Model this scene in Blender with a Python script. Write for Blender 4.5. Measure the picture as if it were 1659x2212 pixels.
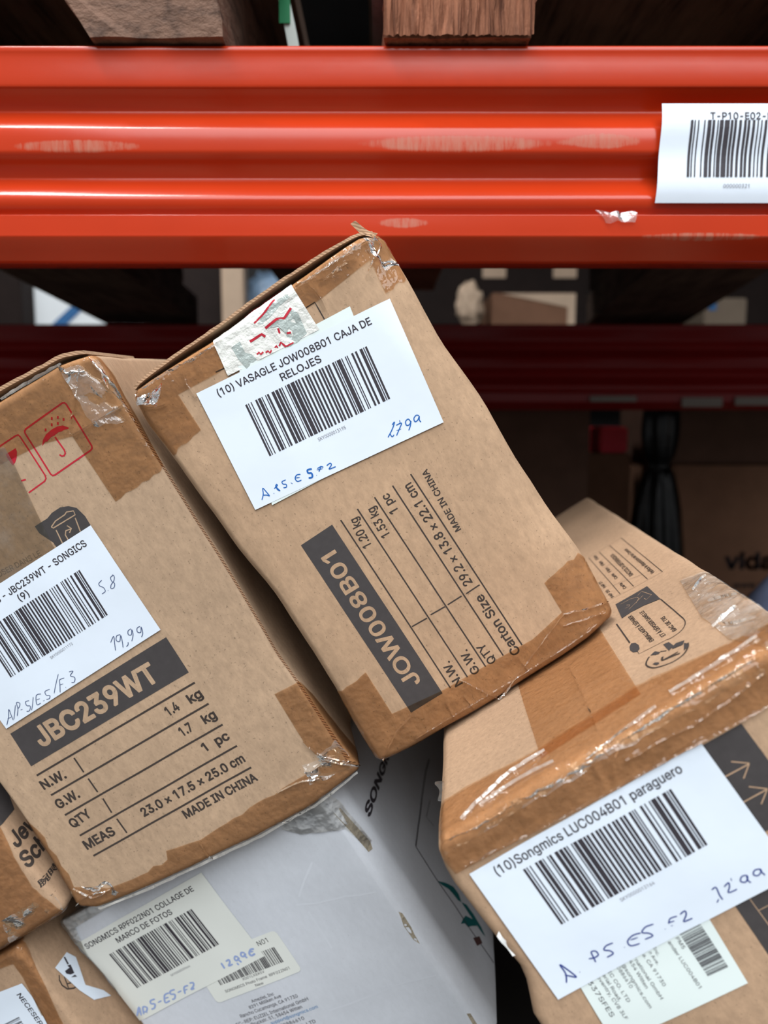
import bpy, bmesh, math, random
from mathutils import Vector, Matrix, noise
from mathutils.geometry import tessellate_polygon

# ------------------------------------------------------------------ scene, camera, light, exposure
S = bpy.context.scene
COL = S.collection
for o in list(bpy.data.objects):
    bpy.data.objects.remove(o)
S.view_settings.view_transform = 'Standard'
S.view_settings.look = 'None'
S.view_settings.gamma = 1.0
S.view_settings.use_curve_mapping = False
S.view_settings.exposure = -0.12
R = math.radians
cd = bpy.data.cameras.new('camera')
cd.sensor_fit = 'VERTICAL'
cd.sensor_height = 36.0
cd.lens = 36.0 * 1663.0 / 2212.0
cd.clip_start = 0.02
cd.dof.use_dof = True
cd.dof.focus_distance = 0.375
cd.dof.aperture_fstop = 7.0
cam = bpy.data.objects.new('camera', cd)
cam.location = (0, 0, 1.40)
cam.rotation_euler = (R(90 - 7), 0, 0)
COL.objects.link(cam)
S.camera = cam

w = bpy.data.worlds.new('hall_air')
S.world = w
w.use_nodes = True
nt = w.node_tree
bg = nt.nodes['Background']
bg.inputs['Strength'].default_value = 0.5
tcw = nt.nodes.new('ShaderNodeTexCoord')
sxyz = nt.nodes.new('ShaderNodeSeparateXYZ')
rmp = nt.nodes.new('ShaderNodeValToRGB')   # bright roof above, dim floor below
mpr = nt.nodes.new('ShaderNodeMapRange')
nt.links.new(tcw.outputs['Generated'], sxyz.inputs[0])
mpr.inputs['From Min'].default_value = -1
nt.links.new(sxyz.outputs['Z'], mpr.inputs['Value'])
nt.links.new(mpr.outputs[0], rmp.inputs['Fac'])
rmp.color_ramp.elements[0].position = 0.3
rmp.color_ramp.elements[0].color = (0.16, 0.15, 0.14, 1)
rmp.color_ramp.elements[1].position = 0.62
rmp.color_ramp.elements[1].color = (0.93, 0.97, 1.0, 1)
nt.links.new(rmp.outputs['Color'], bg.inputs['Color'])


def lamp(name, loc, target, size, size_y, watts, color=(1, 1, 1)):
    l = bpy.data.lights.new(name, 'AREA')
    l.shape = 'RECTANGLE'
    l.size, l.size_y, l.energy, l.color = size, size_y, watts, color
    o = bpy.data.objects.new(name, l)
    o.location = loc
    d = Vector(target) - Vector(loc)
    o.rotation_euler = d.to_track_quat('-Z', 'Y').to_euler()
    COL.objects.link(o)
    return o


lamp('aisle_lamp', (-1.15, -0.12, 4.2), (-0.3, 0.4, 1.3), 1.3, 0.16, 80, (1.0, 0.98, 0.95))
lamp('front_fill_lamp', (0.3, -2.4, 4.4), (0.1, 0.5, 1.2), 4.0, 3.0, 310, (0.93, 0.97, 1.0))  # added broad soft fill that brightens the carton fronts
lamp('rear_fill_lamp', (-0.85, 1.98, 2.5), (-0.75, 2.3, 1.7), 0.7, 0.15, 9, (0.95, 0.98, 1.0))  # added unseen lamp inside the rear bay, brightens the white box

# ------------------------------------------------------------------ materials
MATS = {}


def lin(r, g, b):
    f = lambda c: c / 12.92 if c <= 0.04045 else ((c + 0.055) / 1.055) ** 2.4
    return (f(r / 255), f(g / 255), f(b / 255), 1)


class NT:
    def __init__(s, name):
        s.m = bpy.data.materials.new(name)
        s.m.use_nodes = True
        s.t = s.m.node_tree
        s.t.nodes.clear()
        s.out = s.n('ShaderNodeOutputMaterial')
        s.tc = s.n('ShaderNodeTexCoord')

    def n(s, ty, **kw):
        x = s.t.nodes.new(ty)
        for k, v in kw.items():
            setattr(x, k, v)
        return x

    def l(s, a, b):
        s.t.links.new(a, b)

    def noise(s, scale, detail=3, rough=0.6, stretch=None):
        src = s.tc.outputs['Object']
        if stretch:
            mp = s.n('ShaderNodeMapping')
            mp.inputs['Scale'].default_value = stretch
            s.l(src, mp.inputs['Vector'])
            src = mp.outputs['Vector']
        x = s.n('ShaderNodeTexNoise')
        x.inputs['Scale'].default_value = scale
        x.inputs['Detail'].default_value = detail
        x.inputs['Roughness'].default_value = rough
        s.l(src, x.inputs['Vector'])
        return x.outputs['Fac']

    def ramp(s, fac, stops):
        x = s.n('ShaderNodeValToRGB')
        e = x.color_ramp.elements
        while len(e) < len(stops):
            e.new(0.5)
        for el, (p, c) in zip(e, stops):
            el.position = p
            el.color = c
        s.l(fac, x.inputs['Fac'])
        return x.outputs['Color']

    def mix(s, fac, a, b, mode='MIX'):
        x = s.n('ShaderNodeMix', data_type='RGBA', blend_type=mode)
        for i, v in ((0, fac), (6, a), (7, b)):
            if hasattr(v, 'is_output'):
                s.l(v, x.inputs[i])
            else:
                x.inputs[i].default_value = v
        return x.outputs[2]

    def bump(s, h, strength, dist):
        x = s.n('ShaderNodeBump')
        x.inputs['Strength'].default_value = strength
        x.inputs['Distance'].default_value = dist
        s.l(h, x.inputs['Height'])
        return x.outputs['Normal']

    def bsdf(s, color, rough, normal=None, spec=0.5, coat=0, coat_rough=0.05):
        x = s.n('ShaderNodeBsdfPrincipled')
        if hasattr(color, 'is_output'):
            s.l(color, x.inputs['Base Color'])
        else:
            x.inputs['Base Color'].default_value = color
        if hasattr(rough, 'is_output'):
            s.l(rough, x.inputs['Roughness'])
        else:
            x.inputs['Roughness'].default_value = rough
        x.inputs['Specular IOR Level'].default_value = spec
        x.inputs['Coat Weight'].default_value = coat
        x.inputs['Coat Roughness'].default_value = coat_rough
        if normal is not None:
            s.l(normal, x.inputs['Normal'])
        s.l(x.outputs[0], s.out.inputs['Surface'])
        return x


def g(v):
    return (v, v, v, 1)


def m_plain(name, col, rough=0.6, spec=0.4, var=0.0, scale=60, bump=0.0, coat=0.0):
    t = NT(name)
    c = col
    if var:
        f = t.ramp(t.noise(scale), [(0.25, g(1 - var)), (0.75, g(1 + var * 0.4))])
        c = t.mix(1.0, col, f, 'MULTIPLY')
    nrm = t.bump(t.noise(scale * 3), bump, 0.002) if bump else None
    t.bsdf(c, rough, nrm, spec, coat)
    MATS[name] = t.m
    return t.m


def m_card(name, col, dark=0.88, bmp=0.09, fibre=0.15):
    t = NT(name)
    big = t.ramp(t.noise(14, 3), [(0.3, g(dark)), (0.72, g(1.06))])
    fib = t.ramp(t.noise(360, 3, 0.75, (1, 1, 0.5)), [(0.3, g(1 - fibre)), (0.7, g(1 + fibre * 0.7))])
    spk = t.ramp(t.noise(900, 1, 0.5), [(0.24, g(1 - fibre * 2.4)), (0.31, g(1.0))])
    c = t.mix(1.0, t.mix(1.0, t.mix(1.0, col, big, 'MULTIPLY'), fib, 'MULTIPLY'), spk, 'MULTIPLY')
    t.bsdf(c, 0.78, t.bump(t.noise(60, 4), bmp, 0.002), 0.25)
    MATS[name] = t.m
    return t.m


def m_tape(name, tint, gloss=1.0, rough=0.07, wr=0.5, haze=0.0, stretch=(1, 1, 1)):
    t = NT(name)
    h1 = t.noise(70, 3, 0.55, stretch)
    h2 = t.noise(320, 2, 0.6)
    hm = t.n('ShaderNodeMath', operation='MULTIPLY_ADD')
    t.l(h2, hm.inputs[0])
    hm.inputs[1].default_value = 0.12
    t.l(h1, hm.inputs[2])
    nrm = t.bump(hm.outputs[0], wr, 0.004)
    tr = t.n('ShaderNodeBsdfTransparent')
    tr.inputs['Color'].default_value = tint
    gl = t.n('ShaderNodeBsdfGlossy')
    gl.inputs['Roughness'].default_value = rough
    gl.inputs['Color'].default_value = (1, 1, 1, 1)
    t.l(nrm, gl.inputs['Normal'])
    fr = t.n('ShaderNodeFresnel')
    fr.inputs['IOR'].default_value = 1.5
    t.l(nrm, fr.inputs['Normal'])
    fm = t.n('ShaderNodeMath', operation='MULTIPLY')
    fm.inputs[1].default_value = gloss
    fm.use_clamp = True
    t.l(fr.outputs[0], fm.inputs[0])
    ms = t.n('ShaderNodeMixShader')
    t.l(fm.outputs[0], ms.inputs[0])
    base = tr.outputs[0]
    if haze:
        df = t.n('ShaderNodeBsdfDiffuse')
        df.inputs['Color'].default_value = (0.8, 0.78, 0.74, 1)
        hz = t.n('ShaderNodeMixShader')
        hf = t.ramp(t.noise(55, 4, 0.7), [(0.45, g(haze * 0.3)), (0.75, g(haze))])
        t.l(hf, hz.inputs[0])
        t.l(tr.outputs[0], hz.inputs[1])
        t.l(df.outputs[0], hz.inputs[2])
        base = hz.outputs[0]
    t.l(base, ms.inputs[1])
    t.l(gl.outputs[0], ms.inputs[2])
    t.l(ms.outputs[0], t.out.inputs['Surface'])
    MATS[name] = t.m
    return t.m


def m_wood(name, col, dark, axis=(1, 12, 12)):
    t = NT(name)
    gr = t.ramp(t.noise(9, 5, 0.65, axis), [(0.28, dark), (0.5, col), (0.8, tuple(min(1, c * 1.35) for c in col[:3]) + (1,))])
    big = t.ramp(t.noise(11, 2), [(0.3, g(0.6)), (0.7, g(1.1))])
    t.bsdf(t.mix(1.0, gr, big, 'MULTIPLY'), 0.8, t.bump(t.noise(14, 5, 0.7, axis), 0.7, 0.004), 0.2)
    MATS[name] = t.m
    return t.m


def m_paint(name, col, scuffs=()):
    t = NT(name)
    big = t.ramp(t.noise(6, 3), [(0.3, g(0.92)), (0.7, g(1.04))])
    c = t.mix(1.0, col, big, 'MULTIPLY')
    f = None
    if scuffs:   # rubbed patches (centre x, z, half sizes), broken up by upright scratches
        sx = t.n('ShaderNodeSeparateXYZ')
        t.l(t.tc.outputs['Object'], sx.inputs[0])

        def math(op, a, b=None):
            x = t.n('ShaderNodeMath', operation=op)
            for i, v in enumerate((a, b)):
                if v is None:
                    continue
                if hasattr(v, 'is_output'):
                    t.l(v, x.inputs[i])
                else:
                    x.inputs[i].default_value = v
            return x.outputs[0]
        for cx, cz, rx, rz in scuffs:
            dx = math('POWER', math('DIVIDE', math('SUBTRACT', sx.outputs[0], cx), rx), 2.0)
            dz = math('POWER', math('DIVIDE', math('SUBTRACT', sx.outputs[2], cz), rz), 2.0)
            m = math('MAXIMUM', math('SUBTRACT', 1.0, math('ADD', dx, dz)), 0.0)
            f = m if f is None else math('ADD', f, m)
        st = t.noise(60, 4, 0.7, (4, 1, 0.7))
        f = t.ramp(math('MULTIPLY', math('MINIMUM', math('MULTIPLY', f, 1.6), 1.0), st), [(0.3, g(0)), (0.62, g(0.7))])
        c = t.mix(f, c, lin(168, 112, 92))
    rr = t.ramp(f, [(0, g(0.2)), (1, g(0.5))]) if f is not None else 0.25
    t.bsdf(c, rr, t.bump(t.noise(90, 2), 0.05, 0.001), 0.28, 0.1, 0.12)
    MATS[name] = t.m
    return t.m


def m_flute(name, a, b, freq):
    t = NT(name)
    wv = t.n('ShaderNodeTexWave', wave_type='BANDS', bands_direction='DIAGONAL')
    wv.inputs['Scale'].default_value = freq
    wv.inputs['Distortion'].default_value = 1.5
    t.l(t.tc.outputs['Object'], wv.inputs['Vector'])
    c = t.ramp(wv.outputs['Fac'], [(0.35, a), (0.65, b)])
    t.bsdf(c, 0.9, None, 0.1)
    MATS[name] = t.m
    return t.m


KRAFT = lin(174, 144, 116)
m_card('kraft_board', KRAFT)
m_card('kraft_board_warm', lin(172, 142, 115))
m_card('kraft_board_grey', lin(173, 146, 120))
m_card('kraft_shadow_board', lin(120, 84, 62), 0.7)
m_card('white_board', lin(190, 193, 199), 0.95, 0.06, 0.04)
m_tape('clear_tape', (0.955, 0.82, 0.68, 1), 0.6, 0.07, 0.6)
m_tape('hazy_tape', (0.97, 0.92, 0.82, 1), 0.8, 0.08, 0.8, 0.3)
m_tape('dirty_tape', (0.80, 0.76, 0.68, 1), 0.5, 0.2, 0.5, 0.1)
m_tape('glass_clear_film', (0.99, 0.98, 0.95, 1), 1.0, 0.06, 0.9, 0.2)
m_tape('film_fold', (0.99, 0.97, 0.94, 1), 2.5, 0.05, 0.8, 0.5)
m_plain('label_paper', lin(213, 222, 233), 0.55, 0.3, 0.03, 30, 0.05)
m_plain('old_label_paper', lin(214, 224, 222), 0.55, 0.3, 0.03, 30)
m_plain('warm_label_paper', lin(210, 212, 206), 0.5, 0.3, 0.03, 30)
m_plain('toner', lin(52, 48, 54), 0.6, 0.3)
m_plain('grey_toner', lin(112, 112, 118), 0.6, 0.3)
m_plain('carton_ink', lin(62, 54, 50), 0.7, 0.2, 0.15, 200)
m_plain('carton_ink_panel', lin(66, 62, 62), 0.7, 0.25, 0.12, 300)
m_plain('faded_ink', lin(120, 100, 78), 0.7, 0.2)
m_plain('red_ink', lin(176, 36, 52), 0.6, 0.2, 0.1, 150)
m_plain('blue_pen', lin(34, 96, 170), 0.5, 0.3)
m_plain('navy_pen', lin(52, 66, 130), 0.5, 0.3)
m_plain('thin_navy_pen', lin(70, 84, 118), 0.5, 0.3)
m_plain('blue_marker', lin(140, 156, 196), 0.6, 0.2)
m_plain('link_ink', lin(70, 120, 165), 0.6, 0.2)
m_plain('teal_ink', lin(20, 98, 100), 0.6, 0.2)
m_plain('brown_ink', lin(84, 58, 56), 0.6, 0.2)
m_plain('silver_tape', lin(224, 224, 218), 0.18, 0.8, 0.1, 90, 0.5, 0.6)
m_plain('grey_tape_print', lin(168, 178, 174), 0.2, 0.7, 0.1, 90, 0.5, 0.5)
m_plain('white_crease', lin(194, 197, 203), 0.7, 0.2)
m_plain('torn_core', lin(150, 140, 122), 0.9, 0.1, 0.3, 300, 0.5)
m_flute('fluted_edge', lin(104, 76, 58), lin(164, 130, 102), 330)
m_flute('fluted_flap', lin(150, 118, 92), lin(188, 152, 122), 330)
m_paint('orange_enamel', lin(176, 50, 19), ((0.045, 0.0675, 0.075, 0.0065), (-0.19, 0.066, 0.05, 0.005), (0.135, 0.069, 0.03, 0.006), (0.012, 0.02, 0.02, 0.004), (0.2, 0.012, 0.05, 0.003)))
m_paint('shaded_enamel', lin(150, 28, 28))  # same paint as the front beam, its shade put into the colour
m_wood('pallet_wood', lin(112, 86, 72), lin(58, 44, 38), (6, 3, 10))
m_wood('pallet_wood_red', lin(150, 96, 72), lin(62, 30, 22), (16, 16, 1.0))
m_wood('end_grain', lin(158, 104, 78), lin(66, 32, 24), (26, 26, 1.3))
m_wood('dark_wood', lin(104, 84, 72), lin(56, 42, 36), (14, 1.2, 14))
m_plain('grey_plank', lin(128, 132, 138), 0.8, 0.2, 0.3, 60)
m_plain('concrete', lin(120, 118, 114), 0.8, 0.2, 0.2, 4)
m_plain('dark_metal_sheet', lin(52, 50, 50), 0.7, 0.2, 0.2, 5)
m_plain('steel_deck', lin(40, 37, 35), 0.6, 0.3, 0.2, 9)
m_plain('shaded_carton', lin(40, 30, 27), 0.8, 0.2, 0.2, 20)  # darkness of the rear bay put into the colour
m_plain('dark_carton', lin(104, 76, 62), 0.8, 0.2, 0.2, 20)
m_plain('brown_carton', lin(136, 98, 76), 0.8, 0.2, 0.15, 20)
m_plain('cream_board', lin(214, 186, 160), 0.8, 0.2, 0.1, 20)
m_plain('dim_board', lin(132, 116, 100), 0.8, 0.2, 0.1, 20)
m_plain('white_wrap', lin(240, 244, 246), 0.4, 0.4)
m_plain('blue_band', lin(58, 108, 160), 0.5, 0.3)
m_plain('blue_film', lin(150, 178, 208), 0.25, 0.6, 0.3, 25, 0.8)
m_plain('slate_bag', lin(118, 128, 156), 0.35, 0.5, 0.2, 25, 0.4)
m_plain('black_film', lin(9, 9, 10), 0.22, 0.35, 0, 40, 0.3)
m_plain('red_pack', lin(245, 62, 78), 0.5, 0.3)
m_plain('green_paint', lin(28, 120, 74), 0.5, 0.3)
m_plain('white_plastic', lin(214, 222, 216), 0.4, 0.4)
m_plain('torn_white', lin(240, 240, 238), 0.8, 0.2)
m_plain('sticker_grey', lin(150, 140, 132), 0.6, 0.3)
m_tape('chip_film', (0.98, 0.94, 0.92, 1), 2.0, 0.06, 0.8, 0.35)

# ------------------------------------------------------------------ object helpers


def tag(o, label=None, cat=None, group=None, kind=None):
    for k, v in (('label', label), ('category', cat), ('group', group), ('kind', kind)):
        if v:
            o[k] = v
    return o


def obj(name, verts, faces, mat, parent=None, smooth=False):
    me = bpy.data.meshes.new(name)
    me.from_pydata([tuple(v) for v in verts], [], faces)
    me.materials.append(MATS[mat])
    if smooth:
        for p in me.polygons:
            p.use_smooth = True
    me.update()
    o = bpy.data.objects.new(name, me)
    COL.objects.link(o)
    if parent:
        o.parent = parent
    return o


def empty(name, loc, rot=None):
    o = bpy.data.objects.new(name, None)
    o.empty_display_size = 0.05
    if rot is not None:
        o.matrix_world = Matrix.Translation(loc) @ rot.to_4x4()
    else:
        o.location = loc
    COL.objects.link(o)
    return o


class MB:
    def __init__(s):
        s.v, s.f = [], []

    def add(s, v, f):
        k = len(s.v)
        s.v += [tuple(x) for x in v]
        s.f += [tuple(i + k for i in q) for q in f]
        return s

    def box(s, x0, x1, y0, y1, z0, z1, bev=0.0):
        bm = bmesh.new()
        bmesh.ops.create_cube(bm, size=1)
        for v in bm.verts:
            v.co = Vector(((x0 + x1) / 2 + v.co.x * (x1 - x0), (y0 + y1) / 2 + v.co.y * (y1 - y0), (z0 + z1) / 2 + v.co.z * (z1 - z0)))
        if bev:
            bmesh.ops.bevel(bm, geom=bm.edges[:], offset=bev, segments=2, affect='EDGES')
        bm.verts.index_update()
        s.add([v.co for v in bm.verts], [[v.index for v in f.verts] for f in bm.faces])
        bm.free()
        return s

    def rough(s, amp, scale, seed=0):
        o = []
        for v in s.v:
            p = Vector(v)
            o.append(p + noise.noise_vector(p * scale + Vector((seed, 0, 0))) * amp)
        s.v = [tuple(p) for p in o]
        return s

    def build(s, name, mat, parent=None, smooth=False):
        return obj(name, s.v, s.f, mat, parent, smooth)


def struct(o):
    o['kind'] = 'structure'
    return o


# letter outlines (advance | loops of x,y in thousandths), filled into flat meshes
GLYPHS = {
'(': '273|89,207 90,244 94,283 101,324 107,354 114,384 122,413 132,441 145,477 160,510 177,539 236,539 219,503 204,466 191,428 179,390 169,351 161,313 156,276 152,241 151,207 152,176 155,145 160,115 167,83 177,50 188,16 198,-10 209,-38 222,-66 236,-96 177,-96 156,-59 139,-21 124,16 111,55 102,93 95,131 90,169',
')': '273|37,-96 52,-66 64,-37 76,-9 86,18 97,52 106,85 113,116 118,147 121,177 122,207 121,241 117,276 112,313 104,351 94,390 82,428 69,466 54,503 37,539 97,539 113,510 128,477 142,441 151,413 159,384 167,354 173,323 179,283 183,244 184,207 183,168 178,130 171,92 161,53 149,15 134,-22 117,-59 97,-96',
',': '188|38,-119 68,71 137,71 84,-119',
'-': '453|337,244 337,188 114,188 114,244',
'.': '188|95,-4 78,-1 63,9 53,24 50,41 53,59 63,73 78,83 95,87 113,83 128,73 138,59 141,41 138,24 128,9 113,-1',
'0': '453|227,-7 191,-3 158,7 130,24 105,48 85,77 69,113 60,144 53,178 49,214 48,254 49,294 53,330 60,364 69,395 85,431 106,461 130,484 159,502 191,512 227,516 262,512 295,502 323,484 348,461 368,431 384,395 393,364 400,330 404,294 405,254 404,214 400,178 393,144 384,113 368,77 348,48 323,24 295,7 263,-3;227,50 250,52 271,60 290,74 306,92 320,116 330,144 338,176 342,213 344,254 342,295 338,332 330,365 320,393 306,416 290,435 271,449 250,457 227,460 203,457 182,449 163,435 147,416 134,393 123,365 115,332 111,295 109,254 111,213 115,176 123,144 134,116 147,92 163,74 182,60 203,52',
'1': '453|276,509 276,0 212,0 210,448 86,358 86,427 198,509',
'2': '453|64,0 64,47 234,229 282,282 294,298 303,312 311,327 318,348 320,371 317,397 308,419 293,436 273,449 258,455 241,458 224,460 205,458 188,454 172,447 153,433 139,413 132,398 128,381 127,362 66,362 68,391 75,418 86,442 102,464 121,482 143,496 168,507 196,513 225,516 254,513 281,507 306,497 328,482 346,465 361,445 372,423 379,398 381,372 380,354 377,336 371,318 363,299 351,280 336,259 317,235 294,209 267,180 153,58 389,57 389,0',
'3': '453|218,-7 188,-5 159,1 133,10 108,22 88,38 70,57 57,79 48,104 44,132 109,132 115,107 126,87 144,71 165,59 182,54 200,51 219,50 239,51 258,55 275,61 291,69 304,80 315,93 323,108 328,125 329,145 328,163 323,180 316,196 306,211 292,223 275,234 254,241 229,246 201,248 157,248 157,299 288,450 70,452 70,509 372,509 372,461 221,289 247,290 279,286 308,276 333,262 354,244 371,222 383,198 391,173 393,145 390,116 383,90 370,66 354,45 333,27 309,12 281,2 251,-5',
'4': '453|40,105 40,158 247,509 311,509 109,164 413,163 413,105/282,0 282,121 282,146 282,318 343,318 343,0',
'5': '453|221,-7 192,-5 165,1 140,11 118,25 99,41 83,60 71,82 63,105 60,130 122,130 127,108 138,89 154,73 173,60 196,52 221,50 241,51 259,56 276,64 291,75 304,89 314,104 322,122 326,141 328,162 326,183 321,203 314,221 303,237 290,251 275,262 257,270 238,275 218,277 201,276 184,273 167,268 145,258 128,246 67,253 96,509 366,509 366,452 151,452 135,301 155,315 178,325 194,330 212,333 229,334 252,332 274,328 294,321 313,311 330,299 345,285 358,269 370,251 379,231 386,210 390,187 391,163 388,132 381,102 369,76 352,52 332,32 309,15 282,3 253,-4',
'6': '453|226,-7 196,-4 168,3 142,15 119,31 100,51 84,74 73,101 66,130 64,162 65,187 71,212 80,239 93,268 112,302 137,340 252,509 322,509 177,297 196,307 214,312 235,314 265,312 291,305 316,295 337,280 355,262 370,240 380,215 387,187 389,157 387,127 379,98 368,73 352,50 333,30 310,14 284,3 257,-4;226,48 245,50 263,55 279,63 293,73 304,86 314,101 322,119 326,137 327,157 326,178 322,196 314,213 304,228 293,241 279,251 263,259 245,264 226,265 207,264 190,259 174,252 160,241 148,229 138,214 131,197 126,179 125,158 126,138 131,119 138,102 148,86 160,73 174,63 190,55 207,50',
'7': '453|97,0 323,450 62,452 62,509 391,509 391,449 165,0',
'8': '453|226,-7 193,-5 163,1 136,11 111,25 91,42 74,62 62,84 54,109 52,135 53,156 58,176 65,195 75,212 87,228 101,241 117,252 134,260 153,266 129,276 109,289 93,308 80,330 73,354 70,380 73,405 79,429 90,450 106,469 124,485 146,498 170,508 197,514 226,516 255,514 282,508 306,498 328,485 346,469 361,450 373,429 379,405 382,380 379,354 372,330 359,308 343,289 323,276 300,266 319,260 335,252 351,241 365,228 377,212 387,195 395,176 399,156 401,135 398,109 391,84 378,62 362,42 341,25 317,11 289,1 259,-5;226,49 248,50 267,54 285,60 307,74 323,91 333,113 337,139 335,157 330,173 322,189 312,202 298,213 283,223 265,230 247,234 226,235 206,234 187,230 169,223 154,213 140,202 130,189 122,173 117,157 115,139 119,113 129,91 145,74 167,60 185,54 205,50;226,290 252,292 274,300 293,313 307,330 316,351 319,376 316,399 308,420 294,437 275,449 252,457 226,460 208,459 192,455 177,449 159,437 145,420 136,399 133,376 136,351 145,330 159,313 178,300 201,292',
'9': '453|226,516 256,513 285,506 310,494 333,478 352,458 368,434 380,408 387,378 389,347 387,322 382,296 373,270 359,240 340,207 315,168 200,0 130,0 275,211 257,202 238,196 218,195 188,197 161,203 137,214 116,229 98,247 83,269 72,294 66,321 64,352 66,382 73,411 85,436 101,459 120,479 143,494 168,506 196,513;226,460 207,459 190,454 174,446 160,435 148,423 138,407 131,390 127,372 125,352 127,331 131,313 138,295 148,280 160,268 174,257 190,250 207,245 226,243 245,245 263,249 279,257 293,267 305,280 314,295 322,312 326,330 327,350 326,371 322,390 314,407 305,422 293,435 279,446 263,454 245,459',
':': '188|95,-4 78,-1 63,9 53,24 50,41 53,59 63,73 78,83 95,87 113,83 128,73 138,59 141,41 138,24 128,9 113,-1/95,271 78,274 63,284 53,299 50,316 53,334 63,349 78,359 95,362 113,359 128,349 138,334 141,316 138,299 128,284 113,274',
'@': '676|355,-135 319,-134 284,-130 252,-123 221,-114 184,-98 151,-77 122,-53 98,-24 77,9 61,46 52,77 45,109 42,143 40,179 42,215 46,248 52,280 61,309 78,346 98,379 123,408 151,433 184,454 220,470 249,480 281,486 314,490 349,492 383,490 415,486 445,479 472,469 506,452 536,432 562,407 584,380 603,351 617,319 627,285 633,251 635,215 635,191 633,166 631,142 627,118 622,96 615,76 605,57 593,42 579,28 561,18 541,13 517,11 497,12 476,17 457,24 441,36 429,50 421,68 413,54 402,41 388,30 371,20 351,15 326,13 298,15 273,23 251,35 232,52 216,73 204,96 195,123 190,152 188,182 190,212 197,239 207,265 220,287 237,306 257,322 279,334 304,341 330,343 351,342 369,338 385,331 404,319 417,306 419,335 474,335 474,110 476,91 485,74 499,63 518,59 540,63 557,76 565,89 571,106 576,127 579,152 580,182 581,215 579,245 575,273 567,301 555,327 541,351 523,373 502,393 477,410 450,424 419,434 385,440 347,442 309,440 274,434 242,424 213,410 187,393 164,372 144,347 128,320 115,289 105,255 100,218 98,178 100,138 105,100 115,66 128,35 144,8 165,-17 188,-37 215,-54 246,-68 280,-78 317,-83 357,-85 376,-85 394,-83 412,-80 436,-75 458,-69 489,-59 504,-107 487,-113 464,-120 447,-124 429,-128 411,-131 392,-133 374,-135;329,65 350,66 368,71 382,78 400,95 412,118 417,138 421,160 422,185 421,210 417,231 411,249 399,269 381,282 366,287 350,290 331,292 313,290 297,285 283,277 265,260 252,239 246,222 243,204 242,185 243,164 246,144 251,125 258,108 267,94 279,81 293,72 310,67',
'A': '480|16,0 201,509 276,509 463,0 395,0 287,302 264,372 239,456 213,371 191,302 85,0/110,142 110,199 370,199 370,142',
'B': '456|60,0 60,509 241,509 274,507 304,501 329,491 350,477 367,461 381,442 390,421 396,398 398,374 397,353 393,336 387,320 373,301 356,286 336,275 315,264 331,260 347,254 363,245 378,234 391,220 402,203 411,184 416,161 418,136 416,111 410,88 400,67 386,48 368,31 344,18 317,8 284,2 247,0;125,57 245,57 281,60 309,67 330,80 344,96 353,115 355,137 352,161 342,184 333,197 320,209 306,218 289,225 269,229 248,231 125,231;125,285 238,285 256,287 273,290 288,296 308,309 323,326 333,348 336,372 333,393 326,412 313,429 294,442 270,449 240,452 125,452',
'C': '510|267,-7 235,-5 205,1 177,11 150,25 126,42 104,63 86,88 70,115 57,146 48,179 42,215 40,254 42,293 48,329 57,362 70,393 86,421 104,445 126,466 150,484 177,498 205,508 235,514 267,516 293,514 317,511 340,504 362,496 383,485 402,471 419,456 435,438 448,418 459,397 467,373 473,348 408,348 401,373 389,395 375,413 357,428 337,440 315,449 292,454 267,456 237,453 209,445 184,432 161,414 141,391 125,364 113,332 106,295 103,254 106,213 113,177 125,145 141,117 161,94 184,76 210,63 237,56 267,53 292,55 315,60 337,69 357,81 375,96 389,114 401,136 408,160 473,160 467,135 459,112 448,91 435,71 420,53 402,38 383,24 363,13 341,5 317,-2 293,-6',
'D': '502|219,0 96,0 96,57 215,57 254,60 288,68 318,81 343,99 363,122 379,149 390,181 397,216 399,255 397,294 390,329 379,361 364,388 344,410 320,428 291,441 258,449 221,452 93,452 93,509 225,509 261,507 294,501 325,492 353,478 385,455 412,426 433,391 446,361 455,329 460,293 462,255 460,217 455,181 446,149 433,119 417,92 398,68 376,48 351,31 322,17 291,8 256,2/125,509 125,0 60,0 60,509',
'E': '419|60,0 60,509 372,509 372,452 125,452 125,286 355,286 355,229 125,229 125,57 375,57 375,0',
'F': '410|60,0 60,509 369,509 369,452 125,452 125,278 346,278 346,221 125,221 125,0',
'G': '520|269,-7 236,-5 205,1 176,11 149,25 125,43 104,64 85,88 69,116 57,146 47,179 42,215 40,254 42,293 47,329 57,362 69,393 85,421 103,445 125,466 149,484 175,498 203,508 233,514 265,516 291,514 316,510 340,504 363,494 384,483 403,469 421,453 436,436 449,416 460,395 468,373 474,349 408,349 399,372 387,393 373,411 356,427 337,439 315,448 300,453 283,455 265,456 236,453 209,445 183,432 160,414 141,392 125,364 113,332 106,295 103,254 106,213 113,177 125,145 141,117 161,95 184,76 210,63 238,56 269,53 296,55 322,61 345,71 365,85 382,102 396,123 407,147 413,173 415,199 283,199 283,256 478,256 478,200 475,160 466,124 451,91 431,62 406,38 377,19 344,5 308,-4',
'H': '517|60,0 60,509 125,509 125,289 392,289 392,509 457,509 457,0 392,0 392,232 125,232 125,0',
'I': '300|31,0 31,57 118,57 118,452 31,452 31,509 269,509 269,452 183,452 183,57 269,57 269,0',
'J': '396|185,-7 143,-2 106,11 75,33 57,55 44,81 36,111 33,145 33,173 98,173 98,145 100,117 108,93 122,74 139,61 160,53 185,50 209,53 230,61 248,74 261,93 269,117 272,145 272,509 336,509 336,145 334,111 326,81 313,55 294,33 263,11 227,-2',
'K': '467|104,145 104,216 139,261 174,303 212,344 364,509 448,509 229,276/60,0 60,509 125,509 125,334 124,225 125,193 125,0/372,0 188,259 228,309 449,0',
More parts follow.
